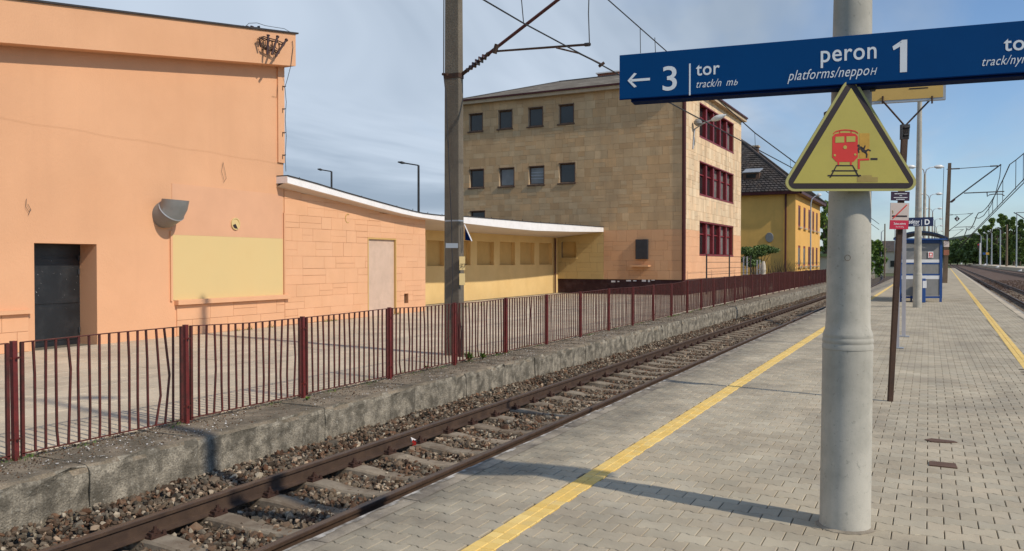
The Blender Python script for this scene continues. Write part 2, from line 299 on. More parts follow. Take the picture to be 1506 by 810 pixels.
def npmesh(name, V, Fq, m, parent=None, kind=None, tri=False):
    """V (n,3) array in world coords, Fq (k, 3|4) int array"""
    org = worldloc(parent); me = bpy.data.meshes.new(name); V = np.asarray(V, np.float32)-org.astype(np.float32)
    k = Fq.shape[1]; me.vertices.add(len(V)); me.vertices.foreach_set('co', V.ravel())
    me.loops.add(Fq.size); me.loops.foreach_set('vertex_index', Fq.ravel().astype(np.int32))
    me.polygons.add(len(Fq)); me.polygons.foreach_set('loop_start', np.arange(0, Fq.size, k, dtype=np.int32))
    me.polygons.foreach_set('loop_total', np.full(len(Fq), k, np.int32)); me.update(calc_edges=True); me.shade_flat()
    me.materials.append(M[m]); o = bpy.data.objects.new(name, me); col.objects.link(o)
    if parent is not None: o.parent = parent
    if kind: o['kind'] = kind
    return o
def dup(o, parent=None, loc=None):
    c = o.copy(); col.objects.link(c)
    if parent is not None: c.parent = parent
    if loc is not None: c.location = [float(q) for q in loc]
    for ch in list(o.children): dup(ch, c)
    return c
def interp(x, pts):
    xs = [p[0] for p in pts]; return float(np.interp(x, xs, [p[1] for p in pts]))
def smooth01(t): t = min(1, max(0, t)); return t*t*(3-2*t)
ZG0 = -.255
def zg(Y): return ZG0+.13*smooth01((Y-8)/50)      # the old platform rises slightly along the track
ZR = EYE-2.258                                      # top of rail
ZS = ZR-.17                                         # sleeper top
ZB = ZR-.215                                        # ballast

# ================================================================== SETTING
def sheet(name, pts, m, kind='structure'):
    b = MB(); b.add(pts, [tuple(range(len(pts)))]); return b.build(name, m, kind=kind)
g = sheet('ground', [(-3500, -300, -.95), (3500, -300, -.95), (3500, 5000, -.95), (-3500, 5000, -.95)], 'grass')
tbed = sheet('track_bed', [(-7.4, -4, ZB-.055), (-3.3, -4, ZB-.055), (-3.3, 160, ZB-.055), (-7.4, 160, ZB-.055)], 'ballast_bed')
EDGE_R, YEL_R = 2.38, 1.215
p1, p2, p3, p4 = RP(EDGE_R-.02, -4, ZB-.03), RP(17, -4, ZB-.03), RP(17, 900, ZB-.03), RP(EDGE_R-.02, 900, ZB-.03)
sheet('right_track_bed', [p1, p2, p3, p4], 'ballast_far')

# ---- island platform
plat = thing('platform', (0, 0, 0), None, None); plat['kind'] = 'structure'
XE = -3.42
b = MB()
e1, e2 = RP(EDGE_R-.03, -4, 0), RP(EDGE_R-.03, 260, 0)
for (a0, a1, z0, z1) in ((-3.36, 0, -1.0, -.014),):
    b.add([(a0, -4, z0), (e1[0], -4, z0), (e2[0], 260, z0), (a0+2.0, 260, z0), (a0, 110, z0), (a0, -4, z1), (e1[0], -4, z1), (e2[0], 260, z1), (a0+2.0, 260, z1), (a0, 110, z1)],
          [(5, 6, 7, 8, 9), (0, 1, 6, 5), (1, 2, 7, 6), (2, 3, 8, 7), (3, 4, 9, 8), (4, 0, 5, 9)])
base = b.build('platform_base', 'paver_bed', plat)
# Behaton pavers
PY, PXW, AMP = .160, .2, .011
def paver_template(g_=.0028):
    hx, hy = .1, PY/2
    prof = [(-hx, AMP), (-.066, AMP), (-.034, -AMP), (.034, -AMP), (.066, AMP), (hx, AMP)]
    top = [(x, hy+y) for x, y in prof]; bot = [(x, -hy-y) for x, y in reversed(prof)]
    out = top+bot
    def shrink(k): return [(x-math.copysign(k, x) if abs(x) > .09 else x, y-math.copysign(k, y)) for x, y in out]
    a = shrink(g_+.0035); c = shrink(g_)
    V = [(x, y, 0) for x, y in a]+[(x, y, -.0045) for x, y in c]+[(x, y, -.03) for x, y in c]
    return np.array(V)
PV = paver_template(); n12 = 12
pq = []
for i in range(12):
    j = (i+1) % 12; pq += [(j, i, 12+i, 12+j), (12+j, 12+i, 24+i, 24+j)]
# the top as five quads; outline order: 0..5 top edge left to right, 6..11 bottom edge right to left
pq += [(11, 10, 1, 0), (10, 9, 2, 1), (9, 8, 3, 2), (8, 7, 4, 3), (7, 6, 5, 4)]
pq = np.array(pq)
cells = []
FAR = 46
for j in range(int((FAR-3.0)/PY)):
    y = 3.0+j*PY; off = .1 if j % 2 else 0
    for i in range(-18, 19):
        x = i*.2+off
        rr = np.dot([x, y, 0], Rr)
        if x < -3.37 or rr > EDGE_R-.26: continue
        px, py, q = proj((x, y, 0))
        if px < 250 or px > 1620 or py > 880 or q < .5: continue
        if abs(x+2.385) < .02 and False: continue
        cells.append((q, x, y))
cells.sort()
# yellow lines occupy their own bricks: leave pavers under them out
def on_yellow(x, y):
    rr = np.dot([x, y, 0], Rr); return abs(x+2.39) < .06 or abs(rr-YEL_R) < .06
cells = [c for c in cells if not on_yellow(c[1], c[2])]
def vis(c):
    px, py, q = proj((c[1], c[2], 0)); return 400 < px < 1506 and py < 812 and not (1206 < px < 1280)
near = [c for c in cells if vis(c)][:300]; nset = set(near)
pm = bpy.data.meshes.new('paver')
pm.from_pydata([tuple(v) for v in PV], [], [tuple(f) for f in pq]); pm.materials.append(M['paver'])
for q, x, y in near:
    o = bpy.data.objects.new('paver', pm); o.location = (x, y, random.uniform(-.002, .001)); o.rotation_euler = (random.uniform(-.006, .006), random.uniform(-.006, .006), random.uniform(-.006, .006))
    col.objects.link(o); o.parent = plat
rest = np.array([(x, y) for q, x, y in cells if (q, x, y) not in nset])
def scatter_template(T, Q, pos, tilt=.006, zj=.0015):
    n = len(pos); k = len(T)
    V = np.repeat(T[None], n, 0).copy(); tx = rng.uniform(-tilt, tilt, (n, 1)); ty = rng.uniform(-tilt, tilt, (n, 1))
    V[:, :, 2] += V[:, :, 0]*tx+V[:, :, 1]*ty+rng.uniform(-zj, zj*.6, (n, 1))
    V[:, :, :2] += pos[:, None, :2]
    if pos.shape[1] > 2: V[:, :, 2] += pos[:, 2:3]
    Fq = (Q[None]+(np.arange(n)*k)[:, None, None]).reshape(-1, Q.shape[1])
    return V.reshape(-1, 3), Fq
V, Q = scatter_template(PV, pq, rest); npmesh('paver_field', V, Q, 'paver', plat, 'stuff')
# far paving as a sheet, its joints too small to tell apart
b = MB(); b.add([(-3.36, FAR-.05, -.004), RP(EDGE_R-.26, FAR-.05, -.004), RP(EDGE_R-.26, 259, -.004), (-1.5, 259, -.004), (-3.36, 110, -.004)], [(0, 1, 2, 3, 4)]); b.build('far_paving', 'paver', plat)
# yellow warning bricks, 10 x 20 cm, laid crosswise
def brick_template(lx, ly, z=.004, g_=.0018, c=.004):
    x, y = lx/2-g_, ly/2-g_
    V = [(-x+c, -y+c, z), (x-c, -y+c, z), (x-c, y-c, z), (-x+c, y-c, z), (-x, -y, z-c), (x, -y, z-c), (x, y, z-c), (-x, y, z-c), (-x, -y, z-.04), (x, -y, z-.04), (x, y, z-.04), (-x, y, z-.04)]
    Q = [(0, 1, 2, 3)]
    for i in range(4): j = (i+1) % 4; Q += [(j, i, 4+i, 4+j), (4+j, 4+i, 8+i, 8+j)]
    return np.array(V), np.array(Q)
YT, YQ = brick_template(.088, .1)
ym = bpy.data.meshes.new('yellow_brick'); ym.from_pydata([tuple(v) for v in YT], [], [tuple(f) for f in YQ]); ym.materials.append(M['yellow_paver'])
yl = []
for k in range(int(42/.1)):
    y = 2.9+k*.1
    for dx in (-.044, .044):
        yl.append((-2.39+dx, y, 0))
    
yr = []
for k in range(int(52/.1)):
    s = 6+k*.1
    for dx in (-.044, .044):
        p = RP(YEL_R+dx, s, 0); yr.append((p[0], p[1], 1))
nearl = [c for c in yl if proj((c[0], c[1], 0))[1] < 815][:200]
nearr = [c for c in yr if proj((c[0], c[1], 0))[0] < 1520][:100]
for c in nearl+nearr:
    o = bpy.data.objects.new('yellow_brick', ym); o.location = (c[0], c[1], random.uniform(-.0015, .001)); o.rotation_euler = (0, random.uniform(-.008, .008), -DL if c[2] else random.uniform(-.01, .01)); col.objects.link(o); o.parent = plat
ns = set(nearl+nearr)
V, Q = scatter_template(YT, YQ, np.array([(c[0], c[1]) for c in yl+yr if c not in ns])); npmesh('yellow_brick_line', V, Q, 'yellow_paver', plat, 'stuff')
b = MB(); b.add([(-2.478, 44.8, .003), (-2.302, 44.8, .003), (-2.302, 110, .003), (-1.3, 200, .003), (-1.5, 200, .003), (-2.478, 110, .003)], [(0, 1, 2, 3, 4, 5)])
b.quad(RP(YEL_R-.085, 57.9, .003), RP(YEL_R+.085, 57.9, .003), RP(YEL_R+.085, 255, .003), RP(YEL_R-.085, 255, .003)); b.build('far_yellow_line', 'yellow_paver', plat)
# edge slabs on both sides
k = 0
for i in range(46):
    y0 = 2+i*1.0
    b = MB(); jz = random.uniform(-.006, .004); jx = random.uniform(-.012, .012)
    nseg = 8; top = []; 
    xs = [XE+jx+random.uniform(-.008, .008) for _ in range(nseg+1)]
    for q in range(nseg):
        ya, yb = y0+.004+q*.992/nseg, y0+.004+(q+1)*.992/nseg
        b.add([(xs[q], ya, .004+jz), (xs[q+1], yb, .004+jz), (-3.27, yb, .003), (-3.27, ya, .003), (xs[q], ya, -.14), (xs[q+1], yb, -.14)], [(0, 3, 2, 1), (0, 1, 5, 4)])
    b.add([(XE, y0+.004, .0), (-3.27, y0+.004, .0), (-3.27, y0+.004, -.14), (XE, y0+.004, -.14)], [(0, 1, 2, 3)])
    b.build('edge_slab', 'edge_slab', plat)
    # worn paint strip along the arris
    b = MB()
    q = 0; 
    for q in range(10):
        wid = .02+.035*abs(math.sin(i*2.1+q*.9))*random.random()
        b.add([(XE+.008, y0+q*.1, .0075+jz), (XE+.008, y0+q*.1+.1, .0075+jz), (XE+.01+wid, y0+q*.1+.1, .0075+jz*.8), (XE+.01+wid*random.uniform(.5, 1.2), y0+q*.1, .0075+jz*.8)], [(0, 3, 2, 1)])
    if b.v: b.build('worn_edge_paint', 'worn_paint', plat)
b = MB(); b.abox(XE, 48, -.14, -3.27, 110, .003); b.build('far_edge_slab', 'edge_slab', plat)
for i in range(60):
    y0 = 5+i*1.0; b = MB(); b.box(RP(EDGE_R-.27, y0+.004, -.14), Rr*.28, Rf*.992, (0, 0, .145)); b.build('edge_slab', 'yard', plat)
b = MB(); b.box(RP(EDGE_R-.27, 65, -.14), Rr*.28, Rf*190, (0, 0, .145)); b.build('far_edge_slab', 'yard', plat)
b = MB(); b.quad(RP(EDGE_R-.07, 5, .0085), RP(EDGE_R+.005, 5, .0085), RP(EDGE_R+.005, 250, .0085), RP(EDGE_R-.07, 250, .0085)); b.build('edge_paint', 'worn_paint', plat)
# small dark plates let into the paving
for (x, y, lab, poly) in ((1382, 649, 'dark metal pit cover with pointed end set in the paving', [(-.13, .0), (-.07, .05), (.12, .03), (.15, 0), (.05, -.03), (-.07, -.04)]), (1386, 684, 'dark rectangular pit cover set in the paving, the nearer of two', [(-.1, .05), (.1, .05), (.11, -.045), (-.1, -.04)])):
    c = atz(x, y, 0); n = len(poly); b = MB()
    b.add([(c[0]+q[0], c[1]+q[1]*1.8, .008) for q in poly]+[(c[0]+q[0], c[1]+q[1]*1.8, -.01) for q in poly], [tuple(range(n-1, -1, -1))]+[(i, (i+1) % n, n+(i+1) % n, n+i) for i in range(n)])
    tag(b.build('pit_cover', 'winframe'), lab, 'pit cover')

# ---- ballast stones
def rock_templates(n=8):
    out = []
    t = (1+5**.5)/2
    ico = np.array([(-1, t, 0), (1, t, 0), (-1, -t, 0), (1, -t, 0), (0, -1, t), (0, 1, t), (0, -1, -t), (0, 1, -t), (t, 0, -1), (t, 0, 1), (-t, 0, -1), (-t, 0, 1)])/math.sqrt(1+t*t)
    fi = np.array([(0, 11, 5), (0, 5, 1), (0, 1, 7), (0, 7, 10), (0, 10, 11), (1, 5, 9), (5, 11, 4), (11, 10, 2), (10, 7, 6), (7, 1, 8), (3, 9, 4), (3, 4, 2), (3, 2, 6), (3, 6, 8), (3, 8, 9), (4, 9, 5), (2, 4, 11), (6, 2, 10), (8, 6, 7), (9, 8, 1)])
    for _ in range(n): out.append(ico*rng.uniform(.5, 1.3, (12, 1))*rng.uniform(.5, 1.25, (1, 3)))
    return out, fi
RT, RFI = rock_templates(12)
def rocks(pos, size):
    n = len(pos); T = np.array(RT)[rng.integers(0, len(RT), n)]
    a, bb, c = rng.uniform(0, 6.28, (3, n)); ca, sa, cb, sb = np.cos(a), np.sin(a), np.cos(bb), np.sin(bb)
    Rm = np.zeros((n, 3, 3)); Rm[:, 0, 0] = ca; Rm[:, 0, 1] = -sa*cb; Rm[:, 0, 2] = sa*sb; Rm[:, 1, 0] = sa; Rm[:, 1, 1] = ca*cb; Rm[:, 1, 2] = -ca*sb; Rm[:, 2, 1] = sb; Rm[:, 2, 2] = cb
    V = np.einsum('nij,nkj->nki', Rm, T)*size[:, None, None]+pos[:, None]
    return V.reshape(-1, 3), (RFI[None]+(np.arange(n)*12)[:, None, None]).reshape(-1, 3)
RX0, RX1 = -6.185, -4.685          # rail centres of the left-hand track
P = []
def sprinkle(x0, x1, y0, y1, dens, base_z, s0, s1, edge=None):
    n = int((x1-x0)*(y1-y0)*dens); X = rng.uniform(x0, x1, n); Y = rng.uniform(y0, y1, n)
    S = rng.uniform(s0*.7, s1*1.08, n)*(1+.5*(rng.random(n) < .06)); Z = base_z+rng.uniform(-.018, .022, n)+.02*np.sin(X*3.1+Y*1.7)*np.sin(Y*2.3)
    # lower next to the sleepers' middles, banked against the walls
    Z += np.where(X < -6.7, (-6.7-X)*.10, 0)
    P.append(np.c_[X, Y, Z, S])
sprinkle(-7.28, -6.25, 3.5, 14, 640, ZB+.012, .017, .036)
sprinkle(-6.12, -4.75, 3.5, 14, 640, ZB-.018, .017, .036)
sprinkle(-7.28, -6.25, 14, 34, 480, ZB+.01, .018, .034)
sprinkle(-6.12, -4.75, 14, 34, 480, ZB-.022, .018, .034)
sprinkle(-7.28, -6.25, 34, 75, 120, ZB+.01, .03, .05)
sprinkle(-6.12, -4.75, 34, 75, 150, ZB-.022, .03, .05)
A = np.concatenate(P)
pale = rng.random(len(A)) < .15
V, Q = rocks(A[pale][:, :3]+np.array([0, 0, .004]), A[pale][:, 3]*.9); tag(npmesh('pale_ballast', V, Q, 'stone_pale', None, 'stuff'), 'scattered paler stones among the ballast of the left track', 'ballast')
A = A[~pale]
V, Q = rocks(A[:, :3], A[:, 3]); tag(npmesh('ballast', V, Q, 'stone', None, 'stuff'), 'loose brown grey crushed stone between and beside the left track rails', 'ballast')
n = 14000; s_ = 20+rng.random(n)**1.6*110; rr = rng.uniform(EDGE_R+.2, 16, n)
pos = Rr[None, :]*rr[:, None]+Rf[None, :]*s_[:, None]; pos[:, 2] = ZB-.0
V, Q = rocks(pos, rng.uniform(.03, .07, n)); tag(npmesh('right_ballast', V, Q, 'ballast_far', None, 'stuff'), 'dark brown crushed stone between the right hand tracks', 'ballast')

# ---- tracks
def rail_ring(cx, y, zt, ax=(1, 0, 0)):
    ax = np.array(ax)
    prof = [(-.036, -.006), (-.03, 0), (.03, 0), (.036, -.006), (.035, -.036), (.009, -.048), (.009, -.138), (.068, -.155), (.068, -.168), (-.068, -.168), (-.068, -.155), (-.009, -.138), (-.009, -.048), (-.035, -.036)]
    return prof
def make_rail(pts, parent, name='rail'):
    """pts: centre points at rail top height"""
    prof = rail_ring(0, 0, 0); rings = []
    for i, p in enumerate(pts):
        d = np.array(pts[min(i+1, len(pts)-1)])-np.array(pts[max(i-1, 0)]); d /= np.linalg.norm(d); sd = np.array([d[1], -d[0], 0])
        rings.append([np.array(p)+sd*u+np.array([0, 0, v]) for u, v in prof])
    b = MB(); b.ring_loft([r[::-1] for r in rings]); o = b.build(name, 'rail', parent); o.data.materials.append(M['railtop'])
    n = len(prof); ptop = {(1, 2)}
    for pl in o.data.polygons:
        if abs(pl.normal[2]) > .9 and pl.center[2]+worldloc(parent)[2] > pts[0][2]-.004: pl.material_index = 1
    return o
def track_curve(x, Ys):     # straight along the platforms, then bending left
    return [(x-((max(0, Y-75))**2)/2600, Y, ZR) for Y in Ys]
trk = tag(bpy.data.objects.new('railway_track', None), 'rusty rails on concrete sleepers between the old low platform and the paved platform', 'railway track'); col.objects.link(trk); trk.location = (-5.435, 0, ZR)
Ys = [-2, 20, 40, 60, 75]+[75+8*i for i in range(1, 14)]
make_rail(track_curve(RX0, Ys), trk); make_rail(track_curve(RX1, Ys), trk)
# sleeper with a dished middle
def sleeper_mesh(L=2.5):
    b = MB(); st = [-1.25, -1.2, -.98, -.55, -.42, -.2, .2, .42, .55, .98, 1.2, 1.25]
    rings = []
    for x in st:
        a = abs(x); z = 0 if a > .52 else -.036+.036*smooth01((a-.2)/.32); wd = .118 if a > .5 else .098+.02*smooth01((a-.3)/.2)
        if a > 1.22: z -= .015
        rings.append([(x, -wd-.018, -.16), (x, wd+.018, -.16), (x, wd, z-.02), (x, wd-.018, z), (x, -wd+.018, z), (x, -wd, z-.02)])
    b.ring_loft(rings); return b
clip = MB(); clip.abox(-.145, -.085, .0, .145, .085, .018)
for sg in (-1, 1):     # base plate, bolts and clamps on each side of the rail foot
    clip.abox(min(sg*.05, sg*.115), -.05, .018, max(sg*.05, sg*.115), .05, .042)
    clip.lathe([(sg*.095, 0, .04), (sg*.095, 0, .066), (sg*.095, 0, .066), (sg*.095, 0, .095)], [.032, .032, .016, .016], 6)
    for q in (-1, 1): clip.lathe([(sg*.135, q*.062, .016), (sg*.135, q*.062, .05)], [.02, .016], 6)
slp = sleeper_mesh().build('sleeper', 'sleeper', None)
cm = clip.build('rail_clamp', 'rust', None)
SLY = [5.80-.715*4+.715*i for i in range(112)]
s0 = slp; s0.parent = trk
c1 = cm; c2 = cm.copy(); col.objects.link(c2)
for c, x in ((c1, RX0), (c2, RX1)): c.parent = s0; c.location = (x+5.435, 0, 0)
s0.location = (0, SLY[0], ZS-ZR)
for i, y in enumerate(SLY[1:]):
    xx = track_curve(0, [y])[0][0]
    if i < 100: s = dup(s0, trk, (xx, y+random.uniform(-.015, .015), ZS-ZR))
    else:
        s = s0.copy(); col.objects.link(s); s.parent = trk; s.location = (xx, y, ZS-ZR)
    s.rotation_euler = (0, 0, random.uniform(-.008, .008))
for (Ra, Rb, lab) in ((3.86, 5.37, 'rusty railway track directly right of the paved platform'), (10.9, 12.4, 'second railway track to the right, beside the far platform')):
    t = thing('railway_track', RP((Ra+Rb)/2, 0, ZR), lab, 'railway track')
    for Rx in (Ra, Rb): make_rail([RP(Rx, s, ZR) for s in (4, 60, 200, 700)], t)
    if Ra < 5:
        for i in range(110):
            p = RP((Ra+Rb)/2, 18+.6*i, ZR)-np.array([0, 0, .19]); s = s0.copy(); col.objects.link(s); s.parent = t; s.location = tuple(p-worldloc(t)); s.rotation_euler = (0, 0, -DL)

# ---- old low platform: front blocks, coping and yard slabs
XW = -7.30
oldp = thing('old_platform', (XW, 0, 0), None, None); oldp['kind'] = 'structure'
y = 1.0; i = 0
while y < 80:
    ln = random.choice((1.35, 1.5, 1.5, 1.65, 2.2)) if y < 40 else 3.0
    b = MB(); nu = max(4, int(ln/.16)) if y < 30 else 6; nz = 7; gap = .006
    jx = random.uniform(-.015, .015)
    # front face with pitted relief, rounded crumbling arris, top
    rows = []
    zl = [(0, ZB-.08), (0, ZB+.06), (.0, -.52), (.0, -.42), (.0, -.33), (.004, -.285), (.03, zg(y)+.0), (.30, zg(y)+.004), (.98, zg(y)+.0)]
    for iu in range(nu+1):
        Y = y+gap+(ln-2*gap)*iu/nu; r = []
        for kz, (dx, z) in enumerate(zl):
            n1 = random.uniform(-.012, .012) if kz < 7 else 0
            if kz in (5, 6): n1 += -random.random()**3*.05
            if kz == 0: z = ZB-.1
            r.append((XW+jx-dx+n1, Y, z+(random.uniform(-.012, .006) if kz >= 5 else 0)))
        rows.append(r)
    m_ = len(zl); vs = [p for r in rows for p in r]; fs = []; 
    for iu in range(nu):
        for kz in range(m_-1): fs.append((iu*m_+kz, (iu+1)*m_+kz, (iu+1)*m_+kz+1, iu*m_+kz+1))
    b.add(vs, fs)
    for rr_ in (rows[0], rows[-1]): b.add(rr_+[(XW-.98, rr_[0][1], ZB-.1)], [tuple(range(m_+1)) if rr_ is rows[-1] else tuple(range(m_, -1, -1))])
    o = b.build('edge_block', 'old_concrete', oldp); o.data.materials.append(M['old_top'])
    for pl in o.data.polygons:
        if pl.normal[2] > .55: pl.material_index = 1
    y += ln; i += 1
# yard bed (below the slabs) and slabs
b = MB(); ys = [0, 8, 18, 28, 40, 58, 90]
for a, c in zip(ys[:-1], ys[1:]): b.quad((-7.9, a, zg(a)-.012), (-7.9, c, zg(c)-.012), (-40, c, zg(c)-.012), (-40, a, zg(a)-.012))
b.f = [tuple(reversed(f)) for f in b.f]
tag(b.build('yard_base', 'yard_bed', oldp))
b = MB(); b.quad((-7.45, 80, -.13), (-7.45, 140, -.13), (-60, 140, -.13), (-60, 80, -.13)); b.f = [tuple(reversed(f)) for f in b.f]; b.build('lawn', 'grass', oldp)
b = MB(); b.quad((-7.45, 80, -.13), (-7.45, 140, -.13), (-7.45, 140, -1), (-7.45, 80, -1)); b.build('lawn_edge', 'old_concrete', oldp)
ST, SQ = brick_template(.5, .5, 0, .004, .006)
SP = []
for j in range(int(60/.5)):
    for i in range(int(11/.5)+1):
        x = -8.54-i*.5; Y = 3+j*.5
        if x < -17.9 and not (27 < Y < 46): continue
        if x < -20.6: continue
        if x < -12.2 and Y > 45.2: continue
        px, py, q = proj((x, Y, -.25))
        if px < -60 or q < 1: continue
        SP.append((q, x, Y, zg(Y)))
for j in range(int(60/.5)):
    pass
SP.sort(); ns = SP[:300]
sm = bpy.data.meshes.new('yard_slab'); sm.from_pydata([tuple(v) for v in ST], [], [tuple(f) for f in SQ]); sm.materials.append(M['yard'])
for q, x, Y, z in ns:
    o = bpy.data.objects.new('yard_slab', sm); o.location = (x-XW, Y, z+random.uniform(-.004, .003)); o.rotation_euler = (random.uniform(-.006, .006), random.uniform(-.006, .006), 0); col.objects.link(o); o.parent = oldp
V, Q = scatter_template(ST, SQ, np.array([(s[1], s[2], s[3]) for s in SP[300:]]), .006, .003); npmesh('yard_paving', V, Q, 'yard', oldp, 'stuff')
# petals and crumbs on the old edge and by the fence
def litter(n, x0, x1, y0, y1, s0, s1, zf, m, name, label):
    X = x0+(x1-x0)*rng.random(n); Y = y0+(y1-y0)*rng.random(n)**1.4
    dens = np.sin(Y*1.3)+np.sin(Y*3.7+X*5)+rng.normal(0, .8, n); keep = dens > .1; X, Y = X[keep], Y[keep]; n = len(X)
    Z = np.array([zf(yy) for yy in Y]); S = rng.uniform(s0, s1, n); a = rng.uniform(0, 6.28, n); e = rng.uniform(.4, 1, n)
    V = np.zeros((n, 4, 3))
    for k, (u, v) in enumerate(((-1, -.7), (1, -.5), (.8, 1), (-.6, .9))):
        uu, vv = u*S, v*S*e; V[:, k, 0] = X+uu*np.cos(a)-vv*np.sin(a); V[:, k, 1] = Y+uu*np.sin(a)+vv*np.cos(a); V[:, k, 2] = Z+rng.uniform(.004, .016, n)
    tag(npmesh(name, V.reshape(-1, 3), np.arange(4*n).reshape(n, 4), m, None, 'stuff'), label, 'litter')
litter(2600, -8.5, -7.36, 4, 26, .004, .013, zg, 'petal', 'petal_litter', 'tiny pale petals strewn over the old platform edge under the fence')
V, Q = None, None
n = 7000; X = -8.32+.9*rng.random(n)**1.6; Y = 4+rng.random(n)**1.5*40; pos = np.c_[X, Y, [zg(q)+.004 for q in Y]]
V, Q = rocks(pos, rng.uniform(.004, .012, n)); tag(npmesh('grit', V, Q, 'stone', None, 'stuff'), 'gravel crumbs lying along the old platform edge', 'grit')

# grass tufts and moss along the fence foot and the wall foot
n = 1500; Yc = 5+rng.random(60)**1.3*38; k_i = rng.integers(0, 60, n); Yt = Yc[k_i]+rng.normal(0, .10, n); Xt = np.where(k_i % 3 == 0, -8.33, -8.1)+rng.normal(0, .035, n)
far_ = k_i % 5 == 0; Xt = np.where(far_, -17.55+rng.normal(0, .05, n), Xt); Yt = np.where(far_, Yt*.7+14, Yt)
a_ = rng.uniform(0, 6.28, n); hh_ = rng.uniform(.015, .06, n)*np.where(far_, 2.4, 1); V = np.zeros((n, 3, 3)); Zt = np.array([zg(q) for q in Yt])
for k, (u, h) in enumerate(((-.004, 0), (.004, 0), (0, 1))):
    V[:, k, 0] = Xt+u*np.cos(a_)*np.where(far_, 2, 1)+h*hh_*.5*np.cos(a_*1.7); V[:, k, 1] = Yt+u*np.sin(a_)+h*hh_*.5*np.sin(a_*1.7); V[:, k, 2] = Zt+h*hh_
tag(npmesh('grass_tufts', V.reshape(-1, 3), np.arange(3*n).reshape(n, 3), 'leaf', None, 'stuff'), 'short grass tufts along the foot of the fence and walls', 'grass')

# ---- iron fence
XF = -8.107
fence = thing('iron_fence', (XF, 5.13, zg(5)), 'long maroon iron bar fence standing on the edge of the old platform', 'fence')
PYs = [5.13-2.12, 5.13, 7.26, 9.38, 11.54, 13.68, 15.82]+[15.82+2.14*i for i in range(1, 30)]
tops = []; nb = 0; farbars = MB()
for i, Y in enumerate(PYs):
    z0 = zg(Y)-.01; h = 1.20+random.uniform(-.015, .02) if Y < 27 else 1.21+random.uniform(-.03, .03)
    if Y > 29: z0 += .03
    tops.append(z0+h); b = MB(); lean = random.uniform(-.012, .012)
    b.box((XF-.027, Y-.024, z0-.02), (.054, 0, 0), (0, .048, 0), (lean, lean*.5, h+.02)); p = b.build('post', 'fence', fence)
    b = MB()
    for zz_ in (.22, h-.17):
        b.abox(XF-.009, Y-.075, z0+zz_-.009, XF+.009, Y+.075, z0+zz_+.009); b.tube([(XF+.04, Y, z0+zz_), (XF+.052, Y, z0+zz_)], .012, 6)
    b.build('lug', 'fencebar', fence)
for i in range(len(PYs)-1):
    ya, yb = PYs[i]+.075, PYs[i+1]-.075; za, zb = tops[i]-.02, tops[i+1]-.02
    ba, bb = zg(ya)+.055, zg(yb)+.055
    if ya > 28: ba += .03; bb += .03
    sag = random.uniform(-.008, .02)
    b = MB(); mid = (ya+yb)/2; b.ring_loft([[(XF-.016, q, z-.004), (XF+.016, q, z-.004), (XF+.016, q, z+.006), (XF-.016, q, z+.006)] for q, z in ((ya-.012, za), (mid, (za+zb)/2-sag), (yb+.012, zb))]); b.build('top_rail', 'fencebar', fence)
    b = MB(); b.ring_loft([[(XF-.016, q, z-.005), (XF+.016, q, z-.005), (XF+.016, q, z+.005), (XF-.016, q, z+.005)] for q, z in ((ya-.012, ba), (yb+.012, bb))]); b.build('bottom_rail', 'fencebar', fence)
    nbar = 16
    for k in range(nbar+1):
        t = k/nbar; Y = ya+(yb-ya)*t; z0 = ba+(bb-ba)*t; z1 = (za+(zb-za)*t)-4*sag*t*(1-t)*.8
        w_ = .0102 if 0 < k < nbar else .016
        bend = random.uniform(-.012, .012); top = random.uniform(-.012, .012)
        if 0 < k < nbar and random.random() < .14: bend = random.uniform(-.045, .045)
        if i == 1 and k in (13, 14): bend = .07
        m = z0+(z1-z0)*random.choice((.15, .3, .5, .7)); tgt = MB() if nb < 300 else farbars
        xb = XF+random.uniform(-.004, .004)
        ring = lambda x, y_, z: [(x-w_, y_-w_, z), (x+w_, y_-w_, z), (x+w_, y_+w_, z), (x-w_, y_+w_, z)]
        if 0 < k < nbar: tgt.ring_loft([ring(XF, Y+top, z0), ring(xb, Y+bend+top*.5, m), ring(XF, Y-top, z1)])
        else: tgt.ring_loft([ring(XF, Y, z0-.03), ring(XF, Y, z1+.0)])
        if nb < 300 and ya > 2.5: tgt.build('bar', 'fencebar', fence)
        elif nb < 300: tgt.build('bar', 'fencebar', fence)
        nb += 1
farbars.build('far_bars', 'fencebar', fence, kind='stuff')

# ================================================================== wall / cladding helpers
def rects_minus(r, holes):
    out = [r]
    for h in holes:
        nx = []
        for (a, b_, c, d) in out:
            if h[0] >= c or h[2] <= a or h[1] >= d or h[3] <= b_: nx.append((a, b_, c, d)); continue
            if h[0] > a: nx.append((a, b_, h[0], d))
            if h[2] < c: nx.append((h[2], b_, c, d))
            a2, c2 = max(a, h[0]), min(c, h[2])
            if h[1] > b_: nx.append((a2, b_, c2, h[1]))
            if h[3] < d: nx.append((a2, h[3], c2, d))
        out = nx
    return [q for q in out if q[2]-q[0] > .03 and q[3]-q[1] > .03]
def ashlar(u0, v0, u1, v1, holes, rows=(.28, .5), wid=(.4, 1.0)):
    out = []; v = v0
    while v < v1-.05:
        h = random.uniform(*rows); h = min(h, v1-v)
        if v1-(v+h) < .15: h = v1-v
        u = u0
        while u < u1-.02:
            w_ = random.uniform(*wid); w_ = min(w_, u1-u)
            if u1-(u+w_) < .15: w_ = u1-u
            r = (u, v, u+w_, v+h)
            if random.random() < .32 and h > .34: k = random.uniform(.4, .6); out += [(u, v, u+w_, v+h*k), (u, v+h*k, u+w_, v+h)]
            elif random.random() < .2 and w_ > .6: k = random.uniform(.4, .6); out += [(u, v, u+w_*k, v+h), (u+w_*k, v, u+w_, v+h)]
            else: out.append(r)
            u += w_
        v += h
    res = []
    for r in out: res += rects_minus(r, holes)
    return res
